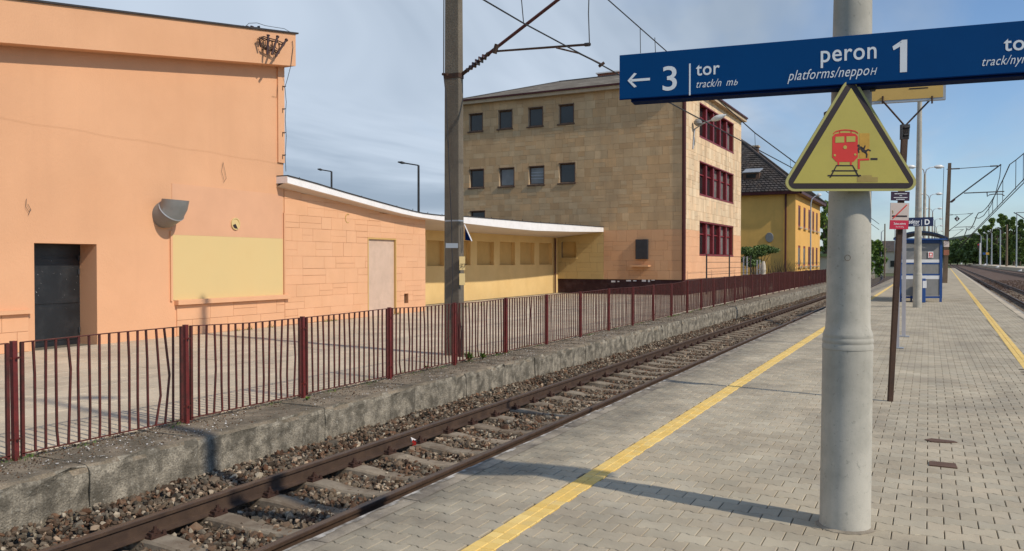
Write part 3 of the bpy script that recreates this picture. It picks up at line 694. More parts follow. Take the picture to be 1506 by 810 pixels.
def slab_geo(b, r, o, U, N, t, gap=.004, z0=0):
    """slab in plane: origin o, along U, up Z, outward N, thickness t"""
    o = np.array(o); U = np.array(U); N = np.array(N); c = min(.006, t*.6)
    def P(u, v, n): return o+U*u+Zv*v+N*n
    u0, v0, u1, v1 = r[0]+gap/2, r[1]+gap/2, r[2]-gap/2, r[3]-gap/2
    jt = [random.uniform(-.002, .002) for _ in range(4)]
    V = [P(u0, v0, 0), P(u1, v0, 0), P(u1, v1, 0), P(u0, v1, 0), P(u0, v0, t-c), P(u1, v0, t-c), P(u1, v1, t-c), P(u0, v1, t-c), P(u0+c, v0+c, t+jt[0]), P(u1-c, v0+c, t+jt[1]), P(u1-c, v1-c, t+jt[2]), P(u0+c, v1-c, t+jt[3])]
    fs = [(8, 9, 10, 11)]
    for i in range(4): j = (i+1) % 4; fs += [(i, j, 4+j, 4+i), (4+i, 4+j, 8+j, 8+i)]
    if np.dot(np.cross(U, Zv), N) < 0: fs = [tuple(reversed(f)) for f in fs]
    b.add(V, fs)
def wall_sheet(b, u0, v0, u1, v1, holes, o, U, N, n=0, topf=None, jamb=0):
    """flat wall with openings cut out and reveals going inwards by jamb"""
    o = np.array(o); U = np.array(U); N = np.array(N); P = lambda u, v, d: o+U*u+Zv*v+N*d
    flip = np.dot(np.cross(U, Zv), N) < 0
    for (a, b_, c, d) in rects_minus((u0, v0, u1, v1), holes):
        q = [P(a, b_, n), P(c, b_, n), P(c, topf(c) if topf and d >= v1-1e-6 else d, n), P(a, topf(a) if topf and d >= v1-1e-6 else d, n)]
        b.quad(*(q[::-1] if flip else q))
    for h in holes:
        if jamb:
            cs = [(h[0], h[1]), (h[2], h[1]), (h[2], h[3]), (h[0], h[3])]
            for i in range(4):
                (a, b_), (c, d) = cs[i], cs[(i+1) % 4]
                q = [P(a, b_, n), P(a, b_, n-jamb), P(c, d, n-jamb), P(c, d, n)]
                b.quad(*(q[::-1] if flip else q))
U_Y = np.array([0, 1., 0]); N_E = np.array([1., 0, 0])

# ================================================================== LEFT BUILDING (orange)
XB = -17.74
def YZ(x, y, X=XB): p = atX(x, y, X); return p[1], p[2]
YE = YZ(417, 300)[0]; YS0 = 6.0
lb = thing('orange_building', (XB, 12, zg(12)), 'tall orange rendered station building with black steel door and jutting cornice', 'building')
def ctop(Y): a = YZ(0, 62, XB); c = YZ(415, 97, XB); return a[1]+(c[1]-a[1])*(Y-a[0])/(c[0]-a[0])
dl, dt = YZ(50, 357); dr = YZ(142, 357)[0]
pl_, pt_ = YZ(252, 345); pr_, pb_ = YZ(419, 433)
door_h = (dl, zg(12)-.02, dr, dt)
recess = (pl_, pb_, YE-.04, pt_+2.2)   # shallow bay: painted yellow below, orange above
b = MB(); o0 = (XB, 0, 0)
wall_sheet(b, YS0, -.3, YE, 6.0, [door_h], o0, U_Y, N_E, 0, ctop, .62)
b.quad((XB, YE, -.3), (XB-12, YE, -.3), (XB-12, YE, ctop(YE)), (XB, YE, ctop(YE)))
b.quad((XB, YS0, ctop(YS0)), (XB-12, YS0, ctop(YS0)), (XB-12, YS0, -.3), (XB, YS0, -.3))
b.quad((XB-12, YE, -.3), (XB-12, YS0, -.3), (XB-12, YS0, ctop(YS0)), (XB-12, YE, ctop(YE)))
b.build('wall', 'orange', lb)
# raised upper render skin: its lower edge is the slanting line across the wall
def skin(Y): a = YZ(0, 172); c = YZ(417, 241); return a[1]+(c[1]-a[1])*(Y-a[0])/(c[0]-a[0])
b = MB(); nn = 24
for i in range(nn):
    a, c = YS0+(YE-YS0)*i/nn, YS0+(YE-YS0)*(i+1)/nn; wob = lambda q: .02*math.sin(q*3.1)
    zA, zB_ = skin(a)+wob(a), skin(c)+wob(c); t = .007
    b.quad((XB+t, a, zA), (XB+t, c, zB_), (XB+t, c, ctop(c)), (XB+t, a, ctop(a))); b.quad((XB, a, zA-.05), (XB, c, zB_-.05), (XB+t, c, zB_), (XB+t, a, zA))
b.quad((XB+.007, YE, skin(YE)), (XB, YE, skin(YE)), (XB, YE, ctop(YE)), (XB+.007, YE, ctop(YE)))
b.build('upper_render', 'orange', lb)
# cornice
XC = -17.32; yc0, yc1 = YS0-.4, YZ(435, 97, XC)[0]
def cb(Y): a = YZ(0, 62, XC); c = YZ(435, 97, XC); return a[1]+(c[1]-a[1])*(Y-a[0])/(c[0]-a[0])
def ct(Y): a = YZ(45, 2, XC); c = YZ(435, 50, XC); return a[1]+(c[1]-a[1])*(Y-a[0])/(c[0]-a[0])
b = MB(); b.ring_loft([[(XC, q, cb(q)), (XC, q, ct(q)), (XB-12.3, q, ct(q)), (XB-12.3, q, cb(q))] for q in (yc0, yc1)]); b.build('cornice', 'orange', lb)
b = MB(); b.ring_loft([[(XC+.05, q, ct(q)), (XC+.05, q, ct(q)+.045), (XB-12.35, q, ct(q)+.045), (XB-12.35, q, ct(q))] for q in (yc0, yc1+.08)]); b.build('roof', 'rooffelt', lb)
# corner strip under the cornice
b = MB(); b.abox(XB, YE-.28, skin(YE)+.02, XB+.06, YE+.0, cb(YE)); b.build('corner_strip', 'orange', lb)
# painted field and ledge
b = MB(); b.abox(XB, pl_+.03, pb_, XB+.012, YE-.05, pt_); b.build('painted_panel', 'panelyellow', lb)
b = MB(); b.abox(XB, pl_+.02, pt_+.002, XB+.012, YE-.05, pt_+1.35); b.build('pink_field', 'peach', lb)
b = MB(); b.abox(XB, pl_-.06, pb_-.02, XB+.05, pl_, pt_+.1); b.abox(XB, YE-.03, pb_, XB+.05, YE+.02, pt_+.8); b.build('reveal_strip', 'orange', lb)
b = MB(); ledge_y1 = YZ(422, 430)[0]; b.abox(XB, pl_+.08, pb_-.13, XB+.16, ledge_y1, pb_-.0); b.build('ledge', 'orange_clad', lb, bevel=.008)
for r in ashlar(pl_+.14, zg(17), YE, pb_-.14, [], (.3, .5), (.5, 1.3)):
    b = MB(); slab_geo(b, r, (XB, 0, 0), U_Y, N_E, .035, .006); b.build('cladding_slab', 'orange_clad', lb)
lw = YZ(43, 458); 
b = MB(); b.abox(XB, 8, lw[1]-.04, XB+.13, lw[0], lw[1]+.045); b.build('ledge', 'orange_clad', lb)
for r in ashlar(9.5, zg(10), lw[0]-.03, lw[1]-.045, [], (.3, .5), (.5, 1.0)):
    b = MB(); slab_geo(b, r, (XB, 0, 0), U_Y, N_E, .03, .006); b.build('cladding_slab', 'orange_clad', lb)
# black steel door
dj = XB-.62; db, d2 = door_h[1]+.03, atX(133, 506, dj)[1]
dv = door_h
door = MB(); door.abox(dj-.05, dv[0]-.05, dv[1], dj, dv[2]+.05, dv[3]+.05); dob = door.build('door', 'blackdoor', lb)
wd = (dv[2]-dv[0]); h_ = dv[3]-dv[1]
for (a, c, z0, z1) in ((.02, .19, .06, .40), (.02, .19, .42, .86), (.24, .97, .06, .40), (.24, .97, .42, .86)):
    b = MB(); b.abox(dj, dv[0]+wd*a, dv[1]+h_*z0, dj+.02, dv[0]+wd*c, dv[1]+h_*z1); b.build('door_sheet', 'blackdoor', dob, bevel=.004)
b = MB(); b.abox(dj, dv[0]+wd*.195, dv[1]+.02, dj+.035, dv[0]+wd*.235, dv[1]+h_*.88); b.build('stile', 'blackdoor', dob)
b = MB(); b.abox(dj, dv[0], dv[1]+h_*.89, dj+.03, dv[2], dv[3]-.0); b.build('transom', 'blackdoor', dob)
for zz_ in (.12, .70, .84):
    b = MB(); b.tube([(dj+.04, dv[2]-.05, dv[1]+h_*zz_), (dj+.04, dv[2]-.05, dv[1]+h_*zz_+.13)], .022, 8); b.build('hinge', 'darksteel', dob)
b = MB()
for _ in range(26):
    q = random.gauss(.28, .05) if random.random() < .5 else random.uniform(.05, .95); yy = dv[0]+wd*q; zz_ = dv[1]+h_*random.gauss(.62, .12); s_ = random.uniform(.003, .007)
    b.quad((dj+.0375, yy, zz_), (dj+.0375, yy+s_, zz_), (dj+.0375, yy+s_, zz_+s_*1.4), (dj+.0375, yy, zz_+s_*1.4))
b.build('paint_chips', 'signwhite', dob, kind='stuff')
# vent hood: elliptical duct, cut off at a slant, hanging off the wall
vc = atX(240, 317, XB); b = MB(); n = 28; rings = []; cen = []
for a_ in (-6, 12, 40, 42, 62, 84):
    a_ = R_(a_); rad_ = np.array([math.sin(a_), 0, -math.cos(a_)]); c = vc+np.array([.04, 0, .44])+rad_*.42; cen.append(c); rr0 = .345 if a_ < .7 else .33
    rings.append([c+U_Y*rr0*math.cos(q)+rad_*rr0*math.sin(q) for q in (2*math.pi*k/n for k in range(n))])
b.ring_loft(rings, cap=False); b.ring_loft([[cc+(p-cc)*.96 for p in r] for r, cc in zip(rings, cen)][::-1], cap=False)
b.ring_loft([rings[-1], [cen[-1]+(p-cen[-1])*.96 for p in rings[-1]]], cap=False)
hood = b.build('vent_hood', 'greymetal', lb, smooth=True)
b = MB(); b.ring_loft([[cc+(p-cc)*1.03 for p in r] for r, cc in ((rings[2], cen[2]), (rings[3], cen[3]))], cap=False); b.build('seam_band', 'galv', hood)
b = MB(); p_ = vc+np.array([.43, .05, -.16]); b.box(p_, (.0, .1, 0.03), (0.02, 0, .0), (0, -.015, .05)); b.build('sticker', 'signwhite', hood)
# round vent
vc = atX(346, 329, XB+.02); b = MB(); n = 24
b.ring_loft([[vc+np.array([d, r*math.cos(q), r*1.05*math.sin(q)]) for q in (2*math.pi*k/n for k in range(n))] for d, r in ((-.02, .165), (.03, .165), (.03, .135), (.012, .13))]); rv = b.build('round_vent', 'panelyellow', lb, smooth=True)
b = MB(); b.add([vc+np.array([.034, -.02, .0]), vc+np.array([.034, .07, -.14]), vc+np.array([.034, -.06, -.125]), vc+np.array([.034, -.12, -.04])], [(0, 3, 2, 1)]); b.build('hole', 'signblack', rv)
# cables and little brackets down the corner, dangling wires on the wall
b = MB(); b.tube([atX(430, 60, XC+.03), atX(431, 70, XC+.03), atX(428, 95, XC+.02), atX(423, 115, XB+.2), atX(419, 128, XB+.07), atX(421, 150, XB+.07), atX(419.5, 175, XB+.07), atX(421, 200, XB+.07), atX(419.5, 232, XB+.07), atX(420.5, 252, XB+.07)], .009, 5); b.build('cable', 'darksteel', lb)
for y_ in (127, 160, 195, 228): b = MB(); q = atX(416, y_, XB+.06); b.tube([q, q+np.array([.03, .10, .02])], .014, 5); b.tube([q+np.array([0.01, -.02, -.12]), q+np.array([.01, -.02, .02])], .01, 5); b.build('cable_clip', 'brownsteel', lb)
for pts in ([(328, 238), (331, 252), (333, 262), (329, 268)], [(328, 240), (326, 252), (330, 266)], [(39, 292), (38, 304), (43, 312), (46, 308)], [(41, 300), (45, 307), (42, 316)], [(409, 104), (408, 130), (407, 143), (400, 141)]):
    b = MB(); b.tube([atX(x, y_, XB+.035) for x, y_ in pts], .005, 4); b.build('wire_end', 'wire', lb)
# dark pipe piece by the wall foot
# cornice bracket with brown insulators: a fan of rods joined by hoops
br = thing('insulator_bracket', atX(400, 68, XC+.02), 'fan of brown rods and rings bolted on the orange cornice corner', 'bracket')
rods = [((381, 56), (384, 69)), ((394.5, 51), (393, 80)), ((408.5, 53), (399.5, 80)), ((421.5, 58), (405, 83))]
for i, (a, c) in enumerate(rods):
    d = .16+.06*i
    b = MB(); pa, pc = atX(*a, XC+d), atX(*c, XC+d)
    b.tube([pa, pa+(pc-pa)*.05, pa+(pc-pa)*.05, pc], [.05, .05, .033, .033], 8); b.build('rod', 'insulator', br)
for (seq, r) in (([(381, 55), (388, 53.5), (396, 56), (407, 59), (414, 62), (419, 65)], .016), ([(381, 57.5), (388, 56), (396, 59), (406, 61), (413, 65), (418, 67.5)], .016), ([(385, 69), (395, 71.5), (403, 72.5), (411, 76)], .018), ([(386, 71.5), (395, 74), (403, 75.5), (410, 78)], .016)):
    b = MB(); b.tube([atX(x, y_, XC+.13+.035*k) for k, (x, y_) in enumerate(seq)], r, 6); b.build('hoop', 'brownsteel', br)
for (x, y_) in ((387.5, 63), (398, 65), (408, 67)):
    c = atX(x, y_, XC+.16); b = MB(); b.tube([c+np.array([.02*math.cos(q), .065*math.cos(q), .10*math.sin(q)]) for q in (2*math.pi*k/16 for k in range(17))], .012, 5); b.build('ring', 'brownsteel', br)
for (x, y_) in ((386, 56), (395, 58), (407, 60), (417, 64), (393, 71), (403, 73), (409, 77)):
    c = atX(x, y_, XC+.2); b = MB(); b.lathe([c-np.array([0, 0, .035]), c+np.array([0, 0, .035])], [.035, .035], 8); b.tube([c, c-np.array([.2, 0, 0])], .014, 5); b.build('clamp', 'brownsteel', br)
# roof anchor and wire on top of the orange building
an = thing('roof_wire', atX(383, 42, XC), 'thin wire with small insulators looping over the cornice corner', 'wire')
b = MB(); b.tube([atX(340, 37, XC-.2), atX(362, 39, XC-.2), atX(378, 40, XC-.2)], .008, 5); b.tube([atX(x, y_, XC-.05) for x, y_ in ((362, 38), (366, 34), (378, 33.5), (390, 37.5), (405, 40), (418, 42), (427, 47), (431, 55), (432, 62), (430, 70), (430, 75))], .008, 5); b.build('strand', 'wire', an)
b = MB(); b.tube([atX(380, 38, XC-.15), atX(382, 45, XC-.15)], .04, 6); b.tube([atX(373, 43, XC-.15), atX(380, 40, XC-.15)], .015, 5); b.build('anchor', 'darksteel', an)
for x in (357, 362, 369): b = MB(); c = atX(x, 38.6, XC-.2); b.tube([c, c+np.array([0, .1, 0])], .03, 6); b.build('insulator', 'insulator', an)

# ================================================================== ANNEX with curved white canopy
XFc = -17.30; XI = -20.3
ann = thing('orange_annex', (XB, 23, zg(23)), 'low orange clad annex with boarded door, white fascia and canopy over yellow blind windows', 'building')
ftop = [YZ(x, y_, XFc) for x, y_ in ((420, 258), (460, 268.5), (500, 281), (560, 298), (600, 309), (625, 314.5), (650, 317), (682, 318.2), (726, 321.8), (787, 327), (840, 330.6), (888, 334))]
fbot = [YZ(x, y_, XFc) for x, y_ in ((420, 268), (460, 279), (500, 289.5), (560, 306), (600, 316), (625, 320.5), (650, 324), (682, 328), (726, 333), (750, 335.6), (787, 339), (840, 340.5), (888, 340.8))]
FT = lambda Y: interp(Y, ftop); FB = lambda Y: interp(Y, fbot)
YA = YZ(625, 400)[0]              # annex end
YSW = 46.2                        # near the stone building
sofi = lambda Y: interp(Y, [(26, 3.12), (32.5, 3.16), (46, 3.19)])
YG = [19.35+(46.55-19.35)*i/40 for i in range(41)]
b = MB()
for a, c in zip(YG[:-1], YG[1:]):
    b.quad((XFc, a, FB(a)), (XFc, c, FB(c)), (XFc, c, FT(c)), (XFc, a, FT(a)))
    b.quad((XFc-.12, a, FB(a)), (XFc-.12, c, FB(c)), (XFc, c, FB(c)), (XFc, a, FB(a)))
a = YG[0]; b.quad((XFc-.6, a, FB(a)), (XFc, a, FB(a)), (XFc, a, FT(a)), (XFc-.6, a, FT(a)))
b.build('fascia', 'white', ann)
b = MB()
for a, c in zip(YG[:-1], YG[1:]):
    b.quad((XFc-.12, a, FB(a)+.002), (XI-.1, a, sofi(a)), (XI-.1, c, sofi(c)), (XFc-.12, c, FB(c)+.002))
b.build('soffit', 'soffit', ann)
b = MB()
for a, c in zip(YG[:-1], YG[1:]):
    b.quad((XFc+.03, a, FT(a)+.03), (XFc+.03, c, FT(c)+.03), (XB-9, c, FT(c)+.1), (XB-9, a, FT(a)+.1)); b.quad((XFc+.03, a, FT(a)-.0), (XFc+.03, c, FT(c)-.0), (XFc+.03, c, FT(c)+.03), (XFc+.03, a, FT(a)+.03))
b.build('roof', 'rooffelt', ann)
for i in range(26):
    Y = 20+i*1.05; b = MB(); b.tube([(XFc-.1, Y, FT(Y)), (XFc-.1, Y, FT(Y)+random.uniform(.05, .12))], .012, 5); b.build('roof_stub', 'darksteel', ann)
# facade
adl, adt = YZ(540, 349); adr = YZ(582, 349)[0]
vent = (YZ(594, 432)[0], YZ(594, 446)[1], YZ(600, 446)[0], YZ(594, 432)[1])
adoor = (adl, zg(25)-.02, adr, adt)
b = MB(); wall_sheet(b, YE, -.3, YA, 2.9, [adoor, vent], (XB, 0, 0), U_Y, N_E, 0, lambda Y: FB(Y)+.1, .25)
b.quad((XB, YA, -.3), (XI, YA, -.3), (XI, YA, 3.5), (XB, YA, 3.5)); b.build('wall', 'orange_joint', ann)
def clip_top(r, f):
    return r if f((r[0]+r[2])/2) > r[3] else None
nsl = 0
for r in ashlar(YE+.02, zg(23), YA, 4.3, [adoor, vent], (.34, .52), (.45, 1.15)):
    m_ = min(FB(r[0]), FB(r[2]))+.03
    if r[1] > m_-.06: continue
    r = (r[0], r[1], r[2], min(r[3], m_)); b = MB(); slab_geo(b, r, (XB, 0, 0), U_Y, N_E, .022+random.uniform(0, .004), random.choice((.0015, .0015, .0025, .008))); b.build('cladding_slab', 'orange_clad', ann)
b = MB(); b.abox(XB-.10, adoor[0], adoor[1], XB-.05, adoor[2], adoor[3]); dd = b.build('boarded_door', 'pinkdoor', ann)
b = MB(); t = .05
for (y0, z0, y1, z1) in ((adoor[0]-.0, adoor[1], adoor[0]+t, adoor[3]), (adoor[2]-t, adoor[1], adoor[2], adoor[3]), (adoor[0]+t, adoor[3]-t, adoor[2]-t, adoor[3])): b.abox(XB-.05, y0, z0, XB+.03, y1, z1)
b.build('door_frame', 'nichewall', ann)
b = MB(); b.abox(XB-.18, vent[0], vent[1], XB-.14, vent[2], vent[3]); vg = b.build('grating', 'darksteel', ann)
b = MB(); c = atX(511.5, 321, XB+.03); b.tube([c+np.array([.01*math.sin(q), .13*math.cos(q), .15*math.sin(q)]) for q in np.linspace(1.2, 5.2, 12)], .018, 5); b.build('hook', 'nichewall', ann)
# recessed wall with blind windows
nich = []
for (x0, y0, x1, y1) in ((628, 353, 653, 391), (683, 354, 692, 390), (701.5, 354.5, 726.5, 389.5), (735, 355.3, 757.5, 389.5), (765, 356, 786, 389), (793, 357, 812, 389)):
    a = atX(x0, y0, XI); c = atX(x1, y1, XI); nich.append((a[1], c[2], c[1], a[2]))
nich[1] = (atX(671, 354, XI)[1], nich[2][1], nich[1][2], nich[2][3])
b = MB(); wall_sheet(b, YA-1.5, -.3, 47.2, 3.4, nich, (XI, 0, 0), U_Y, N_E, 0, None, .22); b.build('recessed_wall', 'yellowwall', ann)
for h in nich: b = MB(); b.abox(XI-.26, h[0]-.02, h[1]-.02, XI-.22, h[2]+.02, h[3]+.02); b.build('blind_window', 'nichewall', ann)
# downpipe in the corner
b = MB(); c = atX(816.5, 380, XI+.12); b.tube([(c[0], c[1], zg(46)), (c[0], c[1], 3.15)], .05, 10); b.build('downpipe', 'darkmaroon', ann)

# ================================================================== STONE BUILDING
BT = R_(1.2)
Wd = np.array([-math.cos(BT), math.sin(BT), 0]); Fd = np.array([math.sin(BT), math.cos(BT), 0]); NS = -Fd; NFr = -Wd
c1_ = atf(1003, 385, 1.0); c1_[2] = 0
X888 = atP(888, 340, c1_, NS)[0]; DST = XFc/X888
SO = atf(1003, 385, DST); SO[2] = 0            # the front corner on the ground plane
sb_l = 'sandstone clad office block with flat brown slabs, small square side windows and red ribbon windows'
sb = thing('stone_building', (SO[0], SO[1], zg(46)), sb_l, 'building')
def SS(x, y): p = atP(x, y, SO, NS); return float(np.dot(p-SO, Wd)), float(p[2])
def SF(x, y): p = atP(x, y, SO, NFr); return float(np.dot(p-SO, Fd)), float(p[2])
SDEP = SS(667, 200)[0]-.35; FLEN = SF(1089, 300)[0]
ZE = SS(1003, 122)[1]; ZBAND = SS(950, 337.5)[1]; ZPL = SS(950, 411)[1]
wins = []
for (x0, y0, x1, y1) in ((690, 168.5, 709.5, 192), (733, 163.5, 753, 188), (777, 159.5, 798, 184.5), (822, 155, 843.5, 180.5),
                         (691, 250, 711.5, 275), (734.5, 248, 756, 273), (778, 245.5, 800, 270.5), (822.5, 241, 845.5, 268), (692, 311, 713, 335)):
    a, c = SS(x0, y0), SS(x1, y1); wins.append((c[0], c[1], a[0], a[1]))
niche = (SS(847, 378)[0], SS(847, 378.5)[1], SS(826, 356)[0], SS(837, 355.5)[1])
boxh = None
b = MB(); oS = SO
wall_sheet(b, 0, ZPL, SDEP, ZE, wins+[niche], oS, Wd, NS, 0, None, .2)
# front
rib = []
for (yt, yb_) in ((150, 200.5), (236, 286), (325, 375)):
    a = SF(1028, yt); c = SF(1028, yb_); rib.append((a[0], c[1], SF(1078, 300)[0], a[1]))
wall_sheet(b, 0, ZPL, FLEN, ZE, rib, oS, Fd, NFr, 0, None, .35)
BL = oS+Fd*FLEN; BW = oS+Wd*SDEP; BX = BL+Wd*SDEP
for p, q in ((BL, BX), (BX, BW)): b.quad(p+Zv*ZPL, q+Zv*ZPL, q+Zv*ZE, p+Zv*ZE)
b.build('wall', 'stonejoint', sb)
b = MB()
for p, q in ((oS, BW), (BL, oS), (BX, BL), (BW, BX)):
    ins = .0
    b.quad(p-Zv*.5, q-Zv*.5, q+Zv*ZPL, p+Zv*ZPL)
    
b.f = [tuple(reversed(f)) for f in b.f]; b.build('plinth', 'plinth', sb)
for (x0, x1, y0, y1) in ((899, 905, 412.5, 415), (908, 911, 413, 414.5), (921, 928, 411.5, 413.5), (931, 936, 412, 413.5), (944, 950, 411, 414), (953, 956, 411, 414.5), (958, 963, 411, 412.5)):
    a, c = SS(x0, y1), SS(x1, y0); b = MB(); b.box(oS+Wd*c[0]+Zv*a[1]+NS*.004, Wd*(a[0]-c[0]), Zv*(c[1]-a[1]), NS*.003); b.build('paint_patch', 'white', sb)
# side cladding: stone above, painted below
sl_all = []
def side_mat(r):
    v = (r[1]+r[3])/2; u = (r[0]+r[2])/2
    if v > ZBAND: return 'stoneclad'
    return 'tan_paint' if u > SS(888, 380)[0] else 'rust_paint'
holes = wins+[niche]
U888 = SS(888, 380)[0]
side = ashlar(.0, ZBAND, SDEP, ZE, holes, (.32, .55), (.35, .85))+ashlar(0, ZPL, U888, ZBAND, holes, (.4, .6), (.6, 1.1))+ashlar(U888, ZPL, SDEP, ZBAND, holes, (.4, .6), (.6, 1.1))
def visible_side(r):
    p = oS+Wd*((r[0]+r[2])/2)+Zv*((r[1]+r[3])/2); x, y_, q = proj(p); return x > 684 and not (y_ > 330 and x < 815) and not (x > 908 and y_ < 150)
side.sort(key=lambda r: (not visible_side(r), -(r[2]-r[0])*(r[3]-r[1])))
rest_ = {}
for i, r in enumerate(side):
    painted = side_mat(r) != 'stoneclad'
    g_ = .005 if not painted else random.choice((.002, .003, .008)); t = .035+random.uniform(0, .003)
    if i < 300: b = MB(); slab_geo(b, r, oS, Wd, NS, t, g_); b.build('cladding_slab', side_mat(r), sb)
    else: slab_geo(rest_.setdefault(side_mat(r), MB()), r, oS, Wd, NS, t, g_)
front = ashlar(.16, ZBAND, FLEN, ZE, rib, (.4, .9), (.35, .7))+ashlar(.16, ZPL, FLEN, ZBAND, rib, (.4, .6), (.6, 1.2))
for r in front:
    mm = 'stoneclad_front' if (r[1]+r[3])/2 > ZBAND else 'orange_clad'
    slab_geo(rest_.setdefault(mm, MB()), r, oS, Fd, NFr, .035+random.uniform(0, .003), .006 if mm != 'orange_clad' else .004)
for k_, bm in rest_.items(): bm.build('cladding_field', k_, sb, kind='stuff')
# small side windows
for i, (u0, v0, u1, v1) in enumerate(wins):
    P = lambda u, v, n: oS+Wd*u+Zv*v+NS*n
    b = MB(); t = .07
    for (a, c, d, e) in ((u0, v0, u1, v0+t), (u0, v1-t, u1, v1), (u0, v0+t, u0+t, v1-t), (u1-t, v0+t, u1, v1-t)): b.box(P(a, c, -.19), Wd*(d-a), Zv*(e-c), NS*.07)
    fr = b.build('window', 'winframe', sb)
    b = MB(); b.box(P(u0+t, v0+t, -.17), Wd*(u1-u0-2*t), Zv*(v1-v0-2*t), NS*.02); b.build('pane', 'glass_pale' if i in (5, 6) else 'glass', fr)
    b = MB(); b.box(P(u0-.09, v0-.09, -.0), Wd*(u1-u0+.18), Zv*.08, NS*.10); b.box(P(u0-.05, v0, 0), Wd*.05, Zv*(v1-v0), NS*.055); b.box(P(u0-.05, v1, 0), Wd*(u1-u0+.05), Zv*.05, NS*.06); b.build('surround', 'winframe', fr)
    b = MB(); b.box(P(u1-.012, v0, -.12), Wd*.012, Zv*(v1-v0), NS*.125); b.box(P(u0, v0, -.12), Wd*(u1-u0), Zv*.012, NS*.125); b.build('reveal', 'winsill', fr)
    if i == 6:
        for q in (.3, .5, .7): b = MB(); b.box(P(u0+t, v0+t+(v1-v0-2*t)*q, -.149), Wd*(u1-u0-2*t), Zv*.03, NS*.01); b.build('blind_slat', 'galv', fr)
# blind niche with panel
P = lambda u, v, n: oS+Wd*u+Zv*v+NS*n
b = MB(); b.box(P(niche[0], niche[1], -.2), Wd*(niche[2]-niche[0]), Zv*(niche[3]-niche[1]), NS*.04); b.build('blind_window', 'nichewall', sb)
b = MB(); b.box(P(niche[0]-.1, niche[1]-.09, 0), Wd*(niche[2]-niche[0]+.2), Zv*.08, NS*.09); b.build('sill', 'tan_paint', sb)
# black switch box and shelf on the side wall
a, c = SS(936, 352), SS(954, 381); b = MB(); b.box(P(c[0], c[1], .03), Wd*(a[0]-c[0]), Zv*(a[1]-c[1]), NS*.16); b.build('black_box', 'darksteel', sb, bevel=.02)
a, c = SS(930, 390), SS(957, 392); b = MB(); b.box(P(c[0], c[1], .03), Wd*(a[0]-c[0]), Zv*.09, NS*.45); b.build('shelf', 'rust_paint', sb)
# ribbons of red windows
for (u0, v0, u1, v1) in rib:
    P2 = lambda u, v, n: oS+Fd*u+Zv*v+NFr*n
    b = MB(); t = .1
    for (a, c, d, e) in ((u0, v0-.04, u1, v0+t*.7), (u0, v1-t*.7, u1, v1)): b.box(P2(a, c, -.3), Fd*(d-a), Zv*(e-c), NFr*.345)
    fr = b.build('window', 'maroon', sb); nb_ = 5; wv = (u1-u0)/nb_
    for k in range(nb_+1):
        uu = u0+k*wv*.985; ww = .30 if k < nb_ else .1
        b = MB(); b.box(P2(uu, v0+t, -.3), Fd*ww, Zv*(v1-v0-2*t), NFr*.26); b.build('mullion', 'maroon', fr)
        if k < nb_:
            b = MB(); b.box(P2(uu+ww, v0+t, -.28), Fd*(wv-ww), Zv*(v1-v0-2*t), NFr*.02); b.build('pane', 'glass_pale' if random.random() < .5 else 'glass', fr)
            b = MB(); b.box(P2(uu+ww, v0+(v1-v0)*.62, -.26), Fd*(wv-ww), Zv*.07, NFr*.08); b.build('transom', 'maroon', fr)
# corner downpipe
b = MB(); pc = oS+NFr*.16-Fd*.02+Wd*.05; b.tube([pc+Zv*zg(46), pc+Zv*ZE], .11, 10); b.build('downpipe', 'darkmaroon', sb)
# eaves, roof
OV = .35
e = [oS-Wd*OV-Fd*OV, BL-Wd*OV+Fd*OV, BX+Wd*OV+Fd*OV, BW+Wd*OV-Fd*OV]
b = MB()
for i in range(4): p, q = e[i], e[(i+1) % 4]; b.quad(p+Zv*(ZE-.0), q+Zv*(ZE-.0), q+Zv*(ZE+.22), p+Zv*(ZE+.22))
b.quad(*[p+Zv*ZE for p in e]); b.build('eaves', 'winsill', sb)
b = MB()
for i in range(4):
    p, q = e[i], e[(i+1) % 4]; outv = (np.cross(q-p, Zv)); outv /= np.linalg.norm(outv)
    b.box(p+Zv*(ZE+.2)-outv*.02, q-p, outv*.12, Zv*.1)
b.build('gutter', 'darkmaroon', sb)
hr = 6.3; zr = ZE+.25
a1 = oS+Fd*hr
rA = atP(822.7, 120, a1, NS); ridge_s = float(np.dot(rA-oS, Wd)); RZ = rA[2]
rl, rr_2 = oS+Fd*hr+Wd*ridge_s, oS+Fd*hr+Wd*5.5
rl = rl+Zv*RZ; rr_2 = rr_2+Zv*RZ; rb1 = rl+Fd*(FLEN-2*hr if FLEN > 2*hr else .5); rb2 = rr_2+Fd*(FLEN-2*hr if FLEN > 2*hr else .5)
ee = [p+Zv*(ZE+.3) for p in e]
b = MB(); b.quad(ee[0], rr_2, rl, ee[3]); b.quad(ee[3], rl, rb1, ee[2]); b.quad(ee[2], rb1, rb2, ee[1]); b.quad(ee[1], rb2, rr_2, ee[0]); b.quad(rl, rr_2, rb2, rb1)
b.f = [tuple(reversed(f)) for f in b.f]; b.build('roof', 'metalroof', sb)
b = MB(); b.tube([rl, rr_2], .07, 6); b.tube([ee[3], rl], .06, 6); b.build('ridge_cap', 'darksteel', sb)
cc = atP(890, 113, oS+Fd*(hr+.5), NS); b = MB(); b.box((cc[0]-.55, cc[1], RZ-.6), (1.5, 0, 0), (0, .8, 0), (0, 0, .95)); ch = b.build('chimney', 'brick', sb)
b = MB(); b.box((cc[0]-.65, cc[1]-.1, RZ+.35), (1.7, 0, 0), (0, 1, 0), (0, 0, .08)); b.build('cap', 'white', ch)
